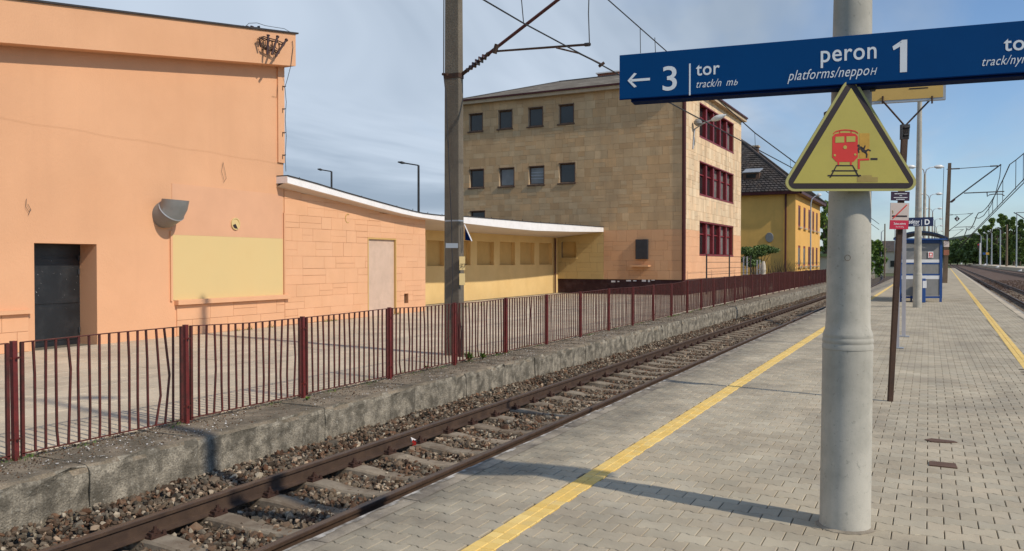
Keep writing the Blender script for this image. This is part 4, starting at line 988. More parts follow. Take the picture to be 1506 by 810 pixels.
# wall lamp on the front
lp = thing('wall_lamp', SO+Fd*1.2+NFr*.05+Zv*8, 'white lamp head on a bent arm fixed to the sandstone front wall', 'lamp')
a = SF(1017, 219); c = SF(1019, 190)
q0 = oS+Fd*a[0]+Zv*a[1]+NFr*.08; q1 = oS+Fd*c[0]+Zv*c[1]+NFr*.1
b = MB(); b.tube([q0, q1, q1+NFr*.5+Zv*.3, q1+NFr*1.0+Zv*.45], .045, 8); b.build('arm', 'galv', lp)
hh = q1+NFr*1.0+Zv*.45; b = MB(); b.tube([hh+NFr*k*.17+Zv*k*.05 for k in range(6)], [.07, .14, .17, .15, .1, .03], 10); b.build('lamp_head', 'lampwhite', lp, smooth=True)
hh = q1+NFr*.25+Zv*.35; b = MB(); b.tube([hh+Zv*(-.2+k*.13)-Fd*.2 for k in range(4)], [.1, .24, .24, .12], 10); b.build('floodlight', 'greymetal', lp, smooth=True)

# ================================================================== YELLOW HOUSE
YO = atf(1169.5, 385, 76); YO[2] = 0
yh = thing('yellow_house', (YO[0], YO[1], -.2), 'yellow rendered two storey house with dark tiled hip roof and narrow red windows', 'building')
ZY = atf(1169.5, 281, 76)[2]
n2 = np.array([1., 0, 0]); YLEN = atP(1206, 320, YO, n2)[1]-YO[1]; YW = 13.0
fw = []
for (yt, yb_) in ((302, 333), (361, 391)):
    zt, zb_ = atP(1175.5, yt, YO, n2)[2], atP(1175.5, yb_, YO, n2)[2]
    for xp in (1175.6, 1183.2, 1190.2, 1196, 1201.4):
        yy = atP(xp, 320, YO, n2)[1]-YO[1]; fw.append((yy-.75, zb_, yy+.8, zt))
b = MB(); wall_sheet(b, 0, -.5, YLEN, ZY, fw, YO, U_Y, N_E, 0, None, .06); b.build('front_wall', 'yellowfront', yh)
b = MB(); b.quad(YO+np.array([-YW, 0, -.5]), YO+np.array([0, 0, -.5]), YO+np.array([0, 0, ZY]), YO+np.array([-YW, 0, ZY]))
b.quad(YO+np.array([0, YLEN, -.5]), YO+np.array([-YW, YLEN, -.5]), YO+np.array([-YW, YLEN, ZY]), YO+np.array([0, YLEN, ZY])); b.quad(YO+np.array([-YW, YLEN, -.5]), YO+np.array([-YW, 0, -.5]), YO+np.array([-YW, 0, ZY]), YO+np.array([-YW, YLEN, ZY])); b.build('wall', 'yellowhouse', yh)
for k_, (u0, v0, u1, v1) in enumerate(fw):
    b = MB(); b.abox(YO[0]-.14, YO[1]+u0, v0, YO[0]-.03, YO[1]+u1, v1); wf = b.build('window', 'maroon', yh)
    b = MB()
    for a, c in ((.12, .47), (.53, .88)): b.abox(YO[0]-.06, YO[1]+u0+(u1-u0)*a, v0+.15, YO[0]-.025, YO[1]+u0+(u1-u0)*c, v1-.2)
    b.build('pane', 'glass_pale' if k_ in (5, 6) else 'darkmaroon', wf)
    b = MB(); b.abox(YO[0], YO[1]+u0-.1, v0-.18, YO[0]+.2, YO[1]+u1+.1, v0-.02); b.build('sill', 'winsill', wf)
ov = .6; zE = ZY
E_ = [YO+np.array([ov, -ov, zE]), YO+np.array([ov, YLEN+ov, zE]), YO+np.array([-YW-ov, YLEN+ov, zE]), YO+np.array([-YW-ov, -ov, zE])]
apx = atf(1084, 211, 88); 
ap1 = YO+np.array([-YW/2, 6.5, 0]); ap2 = YO+np.array([-YW/2, max(7, YLEN-6.5), 0]); zap = apx[2]
ap1[2] = zap; ap2[2] = zap
b = MB()
def roof_face(bm, poly_lo, poly_hi, rows=26, cols=40):
    """overlapping tile courses between the eave edge (lo0-lo1) and upper edge (hi0-hi1)"""
    lo0, lo1 = poly_lo; hi0, hi1 = poly_hi; nrm = np.cross(lo1-lo0, (hi0+hi1)/2-(lo0+lo1)/2); nrm /= np.linalg.norm(nrm)
    if nrm[2] < 0: nrm = -nrm
    for r in range(rows):
        t0, t1 = r/rows, (r+1)/rows; a0, a1 = lo0+(hi0-lo0)*t0, lo1+(lo1*0)+(hi1-lo1)*t0; b0, b1 = lo0+(hi0-lo0)*t1, lo1+(hi1-lo1)*t1
        nc = max(2, int(cols*np.linalg.norm(a1-a0)/max(1e-6, np.linalg.norm(lo1-lo0))))
        for c in range(nc):
            s0_, s1_ = c/nc+.003, (c+1)/nc-.003; j = random.uniform(0, .035)
            p = [a0+(a1-a0)*s0_+nrm*(.06+j), a0+(a1-a0)*s1_+nrm*(.06+j), b0+(b1-b0)*s1_+nrm*.01, b0+(b1-b0)*s0_+nrm*.01, a0+(a1-a0)*s0_, a0+(a1-a0)*s1_]
            bm.add(p, [(0, 1, 2, 3), (4, 5, 1, 0)])
roof_face(b, (E_[3], E_[0]), (ap1, ap1)); roof_face(b, (E_[0], E_[1]), (ap1, ap2), 26, 30)
tl = b.build('roof_tiles', 'tile', yh, kind='stuff')
b = MB(); b.add([p-Zv*.02 for p in (E_[0], E_[1], E_[2], E_[3], ap1, ap2)], [(3, 0, 4), (0, 1, 5, 4), (1, 2, 5), (2, 3, 4, 5)]); b.build('roof', 'tile', yh)
b = MB(); b.tube([E_[0]+Zv*.05, ap1+Zv*.08], .13, 6); b.tube([E_[1]+Zv*.05, ap2+Zv*.08], .13, 6); b.tube([ap1+Zv*.08, ap2+Zv*.08], .13, 6); b.build('ridge_tiles', 'tile', yh)
b = MB()
for i in range(4):
    p, q = E_[i], E_[(i+1) % 4]; o_ = np.cross(Zv, q-p); o_ /= np.linalg.norm(o_); b.box(p-Zv*.25, q-p, o_*.12, Zv*.3)
b.quad(*[p-Zv*.26 for p in E_]); b.build('eaves', 'darkmaroon', yh)
b = MB(); pp = atP(1155.5, 300, YO+np.array([0, -.12, 0]), np.array([0, 1., 0])); b.tube([(pp[0], pp[1], -.2), (pp[0], pp[1], zE-.2)], .09, 8); b.build('downpipe', 'darkmaroon', yh)
# dormer and chimneys
dp = atP(1106, 259, (E_[0]+E_[3]+ap1)/3, np.cross(E_[0]-E_[3], ap1-E_[3])/np.linalg.norm(np.cross(E_[0]-E_[3], ap1-E_[3])))
b = MB(); b.box(dp+np.array([-.75, -.5, -.35]), (1.5, 0, 0), (0, 1.6, 0), (0, 0, .62)); dm = b.build('dormer', 'winframe', yh)
b = MB(); b.box(dp+np.array([-.45, -.53, -.2]), (.9, 0, 0), (0, .03, 0), (0, 0, .35)); b.build('pane', 'glass', dm)
b = MB(); b.box(dp+np.array([-.8, -.65, .27]), (1.6, 0, 0), (.2, .9, .42), (0, -.05, .06)); b.build('dormer_roof', 'galv', dm)
for (x, yt, D) in ((1109, 214.5, 87), (1091, 216, 89)):
    c = atf(x, yt, D); b = MB(); b.abox(c[0]-.45, c[1]-.4, c[2]-2.4, c[0]+.45, c[1]+.4, c[2]-.15); ch = b.build('chimney', 'winframe', yh)
    b = MB(); b.abox(c[0]-.55, c[1]-.5, c[2]-.15, c[0]+.55, c[1]+.5, c[2]); b.build('cap', 'winsill', ch)
# round enamel station plaque on the gable side
pq_ = atP(1131.5, 349, YO+np.array([0, -.1, 0]), np.array([0, 1., 0])); b = MB(); n = 24
b.ring_loft([[pq_+np.array([.36*r_*math.cos(t), d, .46*r_*math.sin(t)]) for t in (2*math.pi*k/n for k in range(n))] for d, r_ in ((.08, 1), (.0, 1), (-.02, .93))][::-1])
dish = tag(b.build('round_plaque', 'greymetal', None), 'round grey blue plaque mounted on the yellow house side wall', 'plaque')
# street lamp arm in front of the yellow house
sl_ = thing('street_lamp', atf(1193, 397, 74), 'slim grey street lamp with curved arm in front of the yellow house front', 'street lamp')
p0 = atf(1192, 400, 74); b = MB(); b.tube([(p0[0], p0[1], -.2), atf(1192.5, 300, 74), atf(1194, 293, 74), atf(1198, 289, 74), atf(1202, 287.5, 74)], [.07, .05, .045, .04, .04], 8); b.build('pole', 'galv', sl_)
h0 = atf(1201, 287.5, 74); h1 = atf(1208, 285.5, 74); b = MB(); b.tube([h0, h0+(h1-h0)*.3, h0+(h1-h0)*.7, h1], [.06, .16, .15, .05], 8); b.build('lamp_head', 'lampwhite', sl_, smooth=True)
# juniper-like bush, dry twigs, gate posts near the houses
def leaves(cent, rad, n, size, rs=None, flat=.75):
    """n leaf quads in ellipsoidal clumps; cent (k,3), rad (k,)"""
    cent = np.asarray(cent); rad = np.asarray(rad); k = len(cent); w_ = rad**2; idx = rng.choice(k, n, p=w_/w_.sum())
    d = rng.normal(0, 1, (n, 3)); d /= np.linalg.norm(d, axis=1)[:, None]; r = rad[idx]*rng.random(n)**.45
    P = cent[idx]+d*r[:, None]*np.array([1, 1, flat])
    a = rng.normal(0, 1, (n, 3)); a /= np.linalg.norm(a, axis=1)[:, None]; c = np.cross(a, rng.normal(0, 1, (n, 3))); c /= np.linalg.norm(c, axis=1)[:, None]
    S = size*rng.uniform(.6, 1.4, (n, 1)); V = np.stack([P-a*S, P+c*S*.55, P+a*S, P-c*S*.55], 1)
    return V.reshape(-1, 3), np.arange(4*n).reshape(n, 4)
def tree(name, base, H, crown_r, crown_h, n, size, m, label, group=None, trunk_h=.35, cat='tree', seed=0):
    base = np.array(base, float); t = thing(name, base, label, cat, group); rs = random.Random(seed)
    b = MB(); tp = base+np.array([rs.uniform(-.3, .3), rs.uniform(-.3, .3), H*.8]); r0 = H*.022
    b.tube([base-Zv*.2, base+(tp-base)*.35, tp], [r0, r0*.7, r0*.15], 7)
    cents = []; rads = []
    K = 18
    for i in range(K):
        a = rs.uniform(0, 6.28); hh = trunk_h+(1-trunk_h)*(i+.5)/K*.92; prof = math.sin(math.pi*min(1, max(.08, (hh-trunk_h)/(1-trunk_h)))**.8)
        rr = crown_r*prof*rs.uniform(.35, .8); c = base+np.array([math.cos(a)*rr, math.sin(a)*rr, H*hh]); cents.append(c); rads.append(crown_r*rs.uniform(.20, .42))
        s_ = base+(tp-base)*(hh*.75); b.tube([s_, (s_+c)/2+Zv*.2, c], [r0*.4, r0*.25, r0*.08], 5)
    b.build('trunk', 'bark', t); V, Q = leaves(cents, rads, n, size); npmesh('crown', V, Q, m, t); return t
jb = atf(1112, 392, 70); cents = [atf(x, y_, 70) for x, y_ in ((1092, 370), (1098, 367), (1103, 372), (1110, 369), (1117, 365), (1124, 364), (1130, 366), (1136, 368), (1105, 376), (1115, 373), (1122, 371), (1097, 381), (1104, 388), (1110, 384))]
t = thing('juniper', (jb[0], jb[1], -.2), 'spreading dark juniper with flat branches before the yellow side wall', 'shrub')
V, Q = leaves(cents, [.62]*len(cents), 9000, .075, flat=.42); npmesh('crown', V, Q, 'leaf_dark', t)
b = MB(); bs = np.array([jb[0], jb[1], -.2])
for c in cents: b.tube([bs, (bs+c)/2+np.array([0, 0, .3]), c], [.05, .03, .012], 5)
b.build('trunk', 'bark', t)
tw = atf(1150, 396, 74); t = thing('bare_bush', (tw[0], tw[1], -.2), 'leafless grey brown bush at the foot of the yellow house corner', 'shrub'); b = MB()
for i in range(170):
    a = random.uniform(0, 6.28); p = np.array([tw[0]+random.gauss(0, 1.0), tw[1]+random.gauss(0, .3), -.2]); ln = random.uniform(.8, 2.3); q = p+np.array([random.gauss(0, .5), random.gauss(0, .4), ln]); b.tube([p, (p+q)/2+np.array([random.gauss(0, .15), 0, 0]), q], [.02, .014, .006], 3)
b.build('twigs', 'bark', t)
for (x, y0, y1, w_, m_, lab) in ((1096, 377, 401, .36, 'lilacpost', 'pale metal gate post next to the sandstone block'), (1115.5, 382, 400, .28, 'lilacpost', 'narrow white post between the two houses'), (1122.5, 384, 401, .42, 'plainwall', 'lumpy white wrapped pillar in front of the yellow house')):
    p = atf(x, 395, 66); zt = atf(x, y0, 66)[2]; b = MB()
    if m_ == 'plainwall': b.lathe([(p[0], p[1], z) for z in np.linspace(-.2, zt, 7)], [w_*q for q in (.5, .45, .55, .42, .5, .44, .25)], 10)
    else: b.abox(p[0]-w_/2, p[1]-.05, -.2, p[0]-w_/4, p[1]+.05, zt); b.abox(p[0]+w_/4, p[1]-.05, -.2, p[0]+w_/2, p[1]+.05, zt); [b.abox(p[0]-w_/4, p[1]-.03, z, p[0]+w_/4, p[1]+.03, z+.05) for z in (.2, .7, 1.1)]
    tag(b.build('gate_post', m_, None), lab, 'post')
# wire mesh fence in front of the sandstone block
mf = thing('wire_fence', SO+NFr*1.2+Zv*zg(50), 'low wire fence with thin dark posts before the sandstone block front', 'fence')
for k_, u in enumerate((0.8, 6.3, 12.6)):
    p = oS+Fd*u+NFr*1.2; b = MB(); b.tube([p+Zv*zg(50), p+Zv*2.15], .045, 6); b.build('post', 'darksteel', mf)
for z in (.7, 1.0, 1.35, 1.7, 2.05): b = MB(); b.tube([oS+Fd*.8+NFr*1.2+Zv*z, oS+Fd*12.6+NFr*1.2+Zv*z], .013, 4); b.build('wire', 'brownsteel', mf)

# ================================================================== MASTS, WIRES
mp_ = atz(668, 522, zg(15)); mp_ = np.array([mp_[0], mp_[1], zg(15)])
mast = thing('catenary_mast', mp_, 'tall weathered concrete catenary mast behind the maroon fence', 'catenary mast')
b = MB(); HM = 8.1
def Hring(z, k): 
    h = .205*k; d = .17*k; f_ = .06
    return [(mp_[0]-h, mp_[1]-d, z), (mp_[0]+h, mp_[1]-d, z), (mp_[0]+h, mp_[1]+d, z), (mp_[0]-h, mp_[1]+d, z)]
ang = 0.0
def Mring(z, k):
    pts = [(-.165, -.10), (.165, -.10), (.18, -.085), (.18, .085), (.165, .10), (-.165, .10), (-.18, .085), (-.18, -.085)]
    return [(mp_[0]+k*(u*math.cos(ang)-v*math.sin(ang)), mp_[1]+k*(u*math.sin(ang)+v*math.cos(ang)), z) for u, v in pts]
b.ring_loft([Mring(zg(15)-.1, 1.06), Mring(zg(15)+.5, 1.05), Mring(5, .98), Mring(HM, .9)]); b.build('shaft', 'mast_concrete', mast)
mf0 = lambda x, y_, d=0: atf(x, y_, mD+d)
mD = float(np.dot(mp_, f0))
def mface(x, y_, d=-.22): return atf(x, y_, mD+d)
b = MB()
for (x0, y0, x1, y1) in ((675.5, 377, 684, 397), (675.5, 402, 684, 419)):
    a, c = mface(x0, y1, -.21), mface(x1, y0, -.17); 
    b = MB(); b.box(mface(x0, y1, -.245), mface(x1, y1, -.215)-mface(x0, y1, -.245), Zv*(mface(x0, y0)[2]-mface(x0, y1)[2]), f0*.012); o = b.build('number_plate', 'panelyellow', mast)
b = MB(); b.box(mface(655.5, 364.5, -.235), mface(673.5, 364.5, -.235)-mface(655.5, 364.5, -.235), Zv*(mface(655, 357.5)[2]-mface(655, 364.5)[2]), f0*.01); b.build('tin_plate', 'galv', mast)
# strap, hanging sign seen edge on
b = MB(); z_ = mface(668, 325)[2]
b.ring_loft([Mring(z_, 1.02), Mring(z_+.03, 1.02)], cap=False); b.build('strap', 'galv', mast)
b = MB(); a, c, d = mface(684, 330, -.1), mface(694, 354, -.2), mface(684, 353, -.1)
b.add([a, c, d, a+f0*.02, c+f0*.02, d+f0*.02], [(0, 2, 1), (3, 4, 5), (0, 1, 4, 3), (1, 2, 5, 4), (2, 0, 3, 5)]); tag(b.build('hanging_board', 'signnavy', mast))
b = MB(); b.tube([mface(683, 330, -.18), mface(694, 354.5, -.26)], .014, 5); b.build('board_rim', 'white', mast)
b = MB(); b.tube([mface(653, -60, -.1), mface(652.5, 108, -.15), mface(656, 140, -.2), mface(664, 330, -.22), mface(666, 420, -.22), mface(662, 470, -.22)], .012, 5); b.build('earth_cable', 'darksteel', mast)
zc = mface(668, 109)[2]; b = MB(); b.ring_loft([Mring(zc-.05, 1.04), Mring(zc+.05, 1.04)], cap=False); b.tube([mface(651, 109, -.1), mface(658, 109, -.2)], .03, 6); b.build('clamp_band', 'brownsteel', mast)
# cantilever
YM = mp_[1]
can = thing('cantilever', mface(683, 109, 0), 'dark red catenary cantilever arm reaching up right from the concrete mast', 'cantilever')
XT = -5.43
root = mface(681, 108, -.05); tip = np.array([XT-.3, YM-.1, 0]); # find the height so that the tube passes the photo pixel (820,0)
ptop = atX(820, 0, root[0]+2.2); dirv = ptop-root; tip = root+dirv*1.55
b = MB(); b.tube([root+(tip-root)*.13, tip], .035, 8); b.build('tube', 'brownpaint', can)
b = MB()
rs_ = [.03, .05, .03, .06, .03, .075, .03, .085, .03, .085, .03, .075, .03, .05, .04]
b.tube([root+(tip-root)*(.02+.012*k) for k in range(15)], rs_, 10); b.build('insulator', 'insulator', can)
b = MB(); b.tube([root-(tip-root)*.02, root+(tip-root)*.03], .04, 8); b.build('bracket', 'brownsteel', can)
ra = root+(tip-root)*float((732-681)/(proj(tip)[0]-681)*1.0); ra = atX(731, 75, root[0]+(tip[0]-root[0])*.24)
rb_ = atX(867, 65, XT+.15); b = MB(); b.tube([ra, rb_], .022, 7); reg = b.build('registration_arm', 'brownsteel', can)
b = MB(); q = rb_; b.tube([q-(rb_-ra)*.04, q], .034, 7); b.build('end_fitting', 'darksteel', can)
b = MB(); c = atX(729, 71, ra[0]); b.tube([c-np.array([.03, 0, .1]), c+np.array([.03, 0, .08])], .05, 7); b.build('clamp', 'brownsteel', can)
CW = lambda Y: np.array([XT, Y, EYE+3.64])          # contact wire
st1 = atX(818, 70, ra[0]+(rb_[0]-ra[0])*.72); st2 = atX(884, 94, XT)
b = MB(); b.tube([st1, (st1+st2)/2+np.array([0, 0, .05]), st2], .016, 6); b.tube([st2-np.array([.04, 0, .04]), st2+np.array([.04, .05, .03])], .03, 6); b.build('steady_arm', 'brownsteel', can)
b = MB(); b.tube([rb_, atX(865.5, 20, XT+.1), atX(867.5, -60, XT+.1)], .01, 4); b.build('hanger', 'wire', can)
ow = thing('overhead_wires', (XT, YM, EYE+4), 'overhead contact wire and messenger wire above the left track', 'overhead wire')
def wpath(pts, X): return [atX(x, y_, X) for x, y_ in pts]
cpts = [atX(712, 0, XT), atX(770, 34, XT), atX(884, 95, XT), atX(985, 151, XT), atX(1175, 252, XT)]
e_ = cpts[-1]; dd_ = cpts[-1]-cpts[-2]; cpts = [cpts[0]-(cpts[1]-cpts[0])*2]+cpts+[np.array([XT, 110, EYE+3.9])]
b = MB(); b.tube(cpts, [.012, .012, .012, .013, .016, .022, .03], 5); b.build('contact_wire', 'wire', ow)
mpts = [atX(895, 0, XT), atX(980, 75, XT), atX(1062, 152, XT), atX(1110, 195, XT), atX(1172, 241, XT)]
mpts = [mpts[0]-(mpts[1]-mpts[0])*1.5]+mpts+[np.array([XT, 110, EYE+4.6])]
b = MB(); b.tube(mpts, [.012, .012, .013, .016, .02, .026, .032], 5); b.build('messenger_wire', 'wire', ow)
for (a, c) in (((767, 0), (770, 33)), ((765, -40), (767, 0)), ((941.5, 42), (942, 78)), ((963, 55), (964, 77)), ((1110, 196), (1111, 219)), ((1162, 232), (1163, 248))):
    b = MB(); b.tube([atX(*a, XT), atX(*c, XT)], .008, 4); b.build('dropper', 'wire', ow)
# right-hand masts with cantilevers
RW = 4.62
def rmast(D, k, label, first=False):
    s_ = D; q = atf(1389.6, 400, D); bp = np.array([q[0], q[1], 0.]); f_ = D/68.
    t = thing('catenary_mast', bp, label, 'catenary mast', None)
    b = MB(); zt = EYE+145*68/1220.; tx = .32
    def rg(z, w_): c = bp+rV*tx*z/zt; return [c+np.array([-w_, -w_, z]), c+np.array([w_, -w_, z]), c+np.array([w_, w_, z]), c+np.array([-w_, w_, z])]
    b.ring_loft([rg(-.05, .19), rg(zt, .125)]); b.build('shaft', 'darkconcrete', t)
    P_ = lambda x, y_, off=0: atf(1390, 385, D)*0+bp+rV*((x-1389.6)*68/1220.)+Zv*(EYE+(385-y_)*68/1220.)
    b = MB(); b.tube([P_(1394, 299), P_(1470.5, 242)], .055, 6); b.build('cantilever_tube', 'darksteel', t)
    b = MB(); b.tube([P_(1391, 249), P_(1408, 248), P_(1465, 244)], .03, 5); b.tube([P_(1398, 248.5), P_(1410, 248)], .06, 6); b.tube([P_(1455, 244.5), P_(1466, 244)], .06, 6); b.build('stay', 'darksteel', t)
    b = MB(); b.tube([P_(1398, 297), P_(1403, 293)], .09, 6); b.build('insulator', 'insulator', t)
    b = MB(); b.tube([P_(1417, 284), P_(1475.5, 281.5)], .05, 6); b.build('registration_tube', 'darksteel', t)
    b = MB(); b.tube([P_(1450.5, 283), P_(1451, 289), P_(1454, 286.5), P_(1460, 285.5), P_(1472, 285.5), P_(1476, 288)], .04, 5); b.build('steady_arm', 'darksteel', t)
    return t, P_
rm, PR = rmast(68, 1, 'nearest brown catenary mast on the paved platform beyond the blue shelter')
b = MB(); q = PR(1386.3, 400)+np.array([0, -.25, 0]); 
for (y0, y1, m_) in ((355, 363, 'cream'), (367.5, 375, 'brick')): b = MB(); a = PR(1384.6, y1)-f0*.3; b.box(a, rV*.45, -f0*.02, Zv*(y1-y0)*68/1220); b.build('plate', m_, rm)
b = MB(); b.tube([PR(1385, 245)-f0*.2, PR(1383, 310)-f0*.25, PR(1386, 390)-f0*.25], .02, 5); b.build('cable', 'darksteel', rm)
rmast(135, 2, 'second brown catenary mast along the platform, half as tall in view')
rmast(202, 3, 'third and farthest catenary mast along the platform')
ow2 = thing('overhead_wires', RP(RW, 68, EYE+5), 'overhead contact and messenger wires above the right hand track', 'overhead wire')
HC = (385-288)*68/1220.
wp = []
for D in (20, 35, 50, 68, 100, 135, 202, 300): wp.append(RP(RW, D/math.cos(TH+DL)*.0+D*1.12, EYE+HC))
def RDpt(D, H, off=0): # point over the right track at camera depth D
    s_ = (D-RW*np.dot(Rr, f0))/np.dot(Rf, f0); return RP(RW+off, s_, EYE+H)
wD = (26, 40, 54, 68, 90, 112, 135, 170, 202, 300)
b = MB()
for off in (-.05, .05): b.tube([RDpt(D, HC, off*2) for D in wD], [.018+.0004*D for D in wD], 4)
b.build('contact_wire', 'wire', ow2)
HM_ = (385-242)*68/1220.
def sagh(D):
    a = [26, 68, 135, 202, 300]; 
    for p, q in zip(a[:-1], a[1:]):
        if p <= D <= q: t = (D-p)/(q-p); return HM_-4*t*(1-t)*1.1 if p > 26 else HM_-4*(.5+.5*t)*(1-(.5+.5*t))*1.4
    return HM_
mD_ = [26, 32, 38, 44, 50, 56, 62, 68]+list(range(76, 202, 8))+[202, 235, 268, 300]
b = MB(); b.tube([RDpt(D, sagh(D)) for D in mD_], [.018+.0004*D for D in mD_], 4); b.build('messenger_wire', 'wire', ow2)
for D in (38, 44, 50, 56, 62, 76, 84, 92, 100): b = MB(); b.tube([RDpt(D, sagh(D)), RDpt(D, HC)], .01+.0002*D, 4); b.build('dropper', 'wire', ow2)
# hanging loop from the first mast tip
b = MB(); b.tube([PR(x, y_) for x, y_ in ((1470.5, 243), (1469, 260), (1463, 285), (1456, 303), (1446, 317), (1439, 321), (1433, 320))], .03, 5); b.build('jumper', 'wire', ow2)
b = MB(); c = RDpt(80, HC+.1); c = atf(1407.6, 321.5, 80); b.add([c+rV*.27, c+Zv*.27, c-rV*.27, c-Zv*.27]+[q+f0*.03 for q in (c+rV*.27, c+Zv*.27, c-rV*.27, c-Zv*.27)], [(0, 1, 2, 3), (7, 6, 5, 4), (0, 4, 5, 1), (1, 5, 6, 2), (2, 6, 7, 3), (3, 7, 4, 0)])
ds = tag(b.build('diamond_sign', 'signblack', None), 'small black diamond signal board with white bar above the track', 'sign')
b = MB(); b.box(c-f0*.012-rV*.03-Zv*.15, rV*.06, f0*.006, Zv*.3); o = b.build('bar_mark', 'signwhite', ds); 
b = MB(); b.tube([c+Zv*.27, c+Zv*.33, atf(1394, 314, 68)], .012, 4); b.build('hanger', 'wire', ds)

# ================================================================== LAMP COLUMNS on the platform
def lamp_column(base, label, near=False, ht=8.8, lean=0, parts=True):
    t = thing('lamp_column', base, label, 'lamp column', 'lamp columns along the platform'); b = MB(); bx, by = base[0], base[1]
    prof = [(-.05, .158), (.0, .158), (.03, .156), (1.155, .1535), (1.158, .1565), (1.185, .1565), (1.190, .153), (1.198, .153), (1.203, .1555), (1.222, .1555), (1.227, .152), (1.235, .152), (1.24, .1535), (1.258, .151), (1.285, .140), (1.34, .1355), (2.05, .130), (3.0, .120), (4.5, .106), (6.5, .09), (ht, .07)]
    L_ = lambda z: (bx+rV[0]*z*lean, by+rV[1]*z*lean, z)
    b.lathe([L_(z) for z, r in prof], [r for z, r in prof], 48 if near else 16); b.build('shaft', 'concrete_pole', t, smooth=True)
    for sg in (-1, 1):
        top = np.array(L_(ht)); b = MB(); d = rV*sg; b.tube([top-Zv*.1, top+Zv*.3+d*.1, top+Zv*.45+d*.35, top+Zv*.5+d*.7], [.045, .04, .035, .03], 7); b.build('arm', 'galv', t)
        h0 = top+Zv*.5+d*.65; b = MB(); b.tube([h0, h0+d*.15, h0+d*.45+Zv*.02, h0+d*.68], [.05, .13, .14, .04], 8); b.build('lamp_head', 'lampwhite', t, smooth=True)
    return t
cb0 = atz(1242.5, 773, 0); ct0 = atf(1256.5, 0, 5.3)
lean = .0085
lc = lamp_column(cb0, 'thick concrete lamp column in the foreground carrying the blue sign and the yellow triangle', True, lean=lean)
b = MB(); nr = 40; rr_m = [.158+.018*abs(math.sin(3.1*k))+random.uniform(0, .012) for k in range(nr)]
b.ring_loft([[(cb0[0]+r*math.cos(6.2832*k/nr), cb0[1]+r*math.sin(6.2832*k/nr), z) for k, r in enumerate(rr_m)] for z in (-.01, .004)]+[[(cb0[0]+.150*math.cos(6.2832*k/nr), cb0[1]+.150*math.sin(6.2832*k/nr), .016) for k in range(nr)]]); b.build('mortar_collar', 'edge_slab', lc)
c = atf(1246.5, 379, float(np.dot(cb0, f0))-.142); b = MB(); b.tube([c+rV*.018*math.cos(q)+Zv*.018*math.sin(q) for q in np.linspace(0, 6.28, 14)], .0022, 5); b.build('inspection_ring', 'mast_concrete', lc)
cb1 = atz(1349, 452, 0); lamp_column(cb1, 'concrete lamp column standing in front of the blue shelter', lean=.004)
for i, (x, D) in enumerate(((1358.5, 58), (1365.5, 84), (1370.5, 110), (1374, 136), (1376.5, 162), (1378.5, 190))):
    q = atf(x, 400, D); lamp_column((q[0], q[1], 0), ('first', 'second', 'third', 'fourth', 'fifth', 'farthest')[i]+' slender lamp column rising beyond the blue shelter', ht=[7.85, 8.1, 8.3, 8.3, 8.3, 8.3][i], lean=.004)

# ================================================================== TEXT helper
def text_geo(txt, h, bold=0, shear=0, width=1.0):
    cu = bpy.data.curves.new('t', 'FONT'); cu.body = txt; cu.size = h; cu.offset = bold; cu.shear = shear; cu.extrude = 0; cu.fill_mode = 'FRONT'; cu.resolution_u = 4; cu.space_character = 1.06
    ob = bpy.data.objects.new('t', cu); me = bpy.data.meshes.new_from_object(ob)
    vs = [(v.co.x*width, v.co.y) for v in me.vertices]; fs = [tuple(p.vertices) for p in me.polygons]
    bpy.data.objects.remove(ob); bpy.data.curves.remove(cu); bpy.data.meshes.remove(me); return vs, fs
def put_text(name, txt, h, org, U, N, m, parent, bold=0, shear=0, width=1.0, align='l', t=.0015, lab=None, up=Zv):
    vs, fs = text_geo(txt, h, bold, shear, width)
    if not vs: return None
    xs = [v[0] for v in vs]; x0 = min(xs) if align == 'l' else (max(xs) if align == 'r' else (min(xs)+max(xs))/2)
    b = MB(); b.add([np.array(org)+U*(x-x0)+up*y_+N*t for x, y_ in vs], fs); return b.build(name, m, parent)

# ================================================================== BLUE DIRECTION SIGN
US = np.array([.941*rV[0]-.339*f0[0], .941*rV[1]-.339*f0[1], 0]); US /= np.linalg.norm(US); NSg = np.cross(US, Zv)     # towards the viewer
if np.dot(NSg, f0) > 0: NSg = -NSg
colD = float(np.dot(cb0, f0)); SOg = atf(1256, 122.4, colD-.24); 
def SG(x, y): p = atP(x, y, SOg, NSg); return float(np.dot(p-SOg, US)), float(p[2])
ul, _ = SG(911, 110); zb = SG(1256, 122.4)[1]; zt = SG(1256, 51.4)[1]; ur = 1.55
dsn = thing('direction_sign', SOg, 'long dark blue station direction sign with white lettering across the concrete column', 'sign')
PS = lambda u, z, n=0: np.array([SOg[0], SOg[1], 0])+US*u+Zv*z+NSg*n
b = MB(); b.box(PS(ul, zb, -.02), US*(ur-ul), Zv*(zt-zb), NSg*.02); b.build('front_panel', 'signblue', dsn, bevel=.002)
b = MB(); b.box(PS(ul+.075, zb-.018, -.150), US*(ur-ul-.15), Zv*(zt-zb-.01), NSg*.128); b.build('casing', 'signnavy', dsn)
b = MB(); b.box(PS(ul, zb-.0045, -.012), US*(ur-ul), Zv*.004, NSg*.0125); b.build('lower_trim', 'signnavy', dsn)
for u in (-.03, .10): b = MB(); b.box(PS(u, zb-.03, -.15), US*.03, Zv*.045, NSg*.06); b.build('clamp', 'darksteel', dsn)
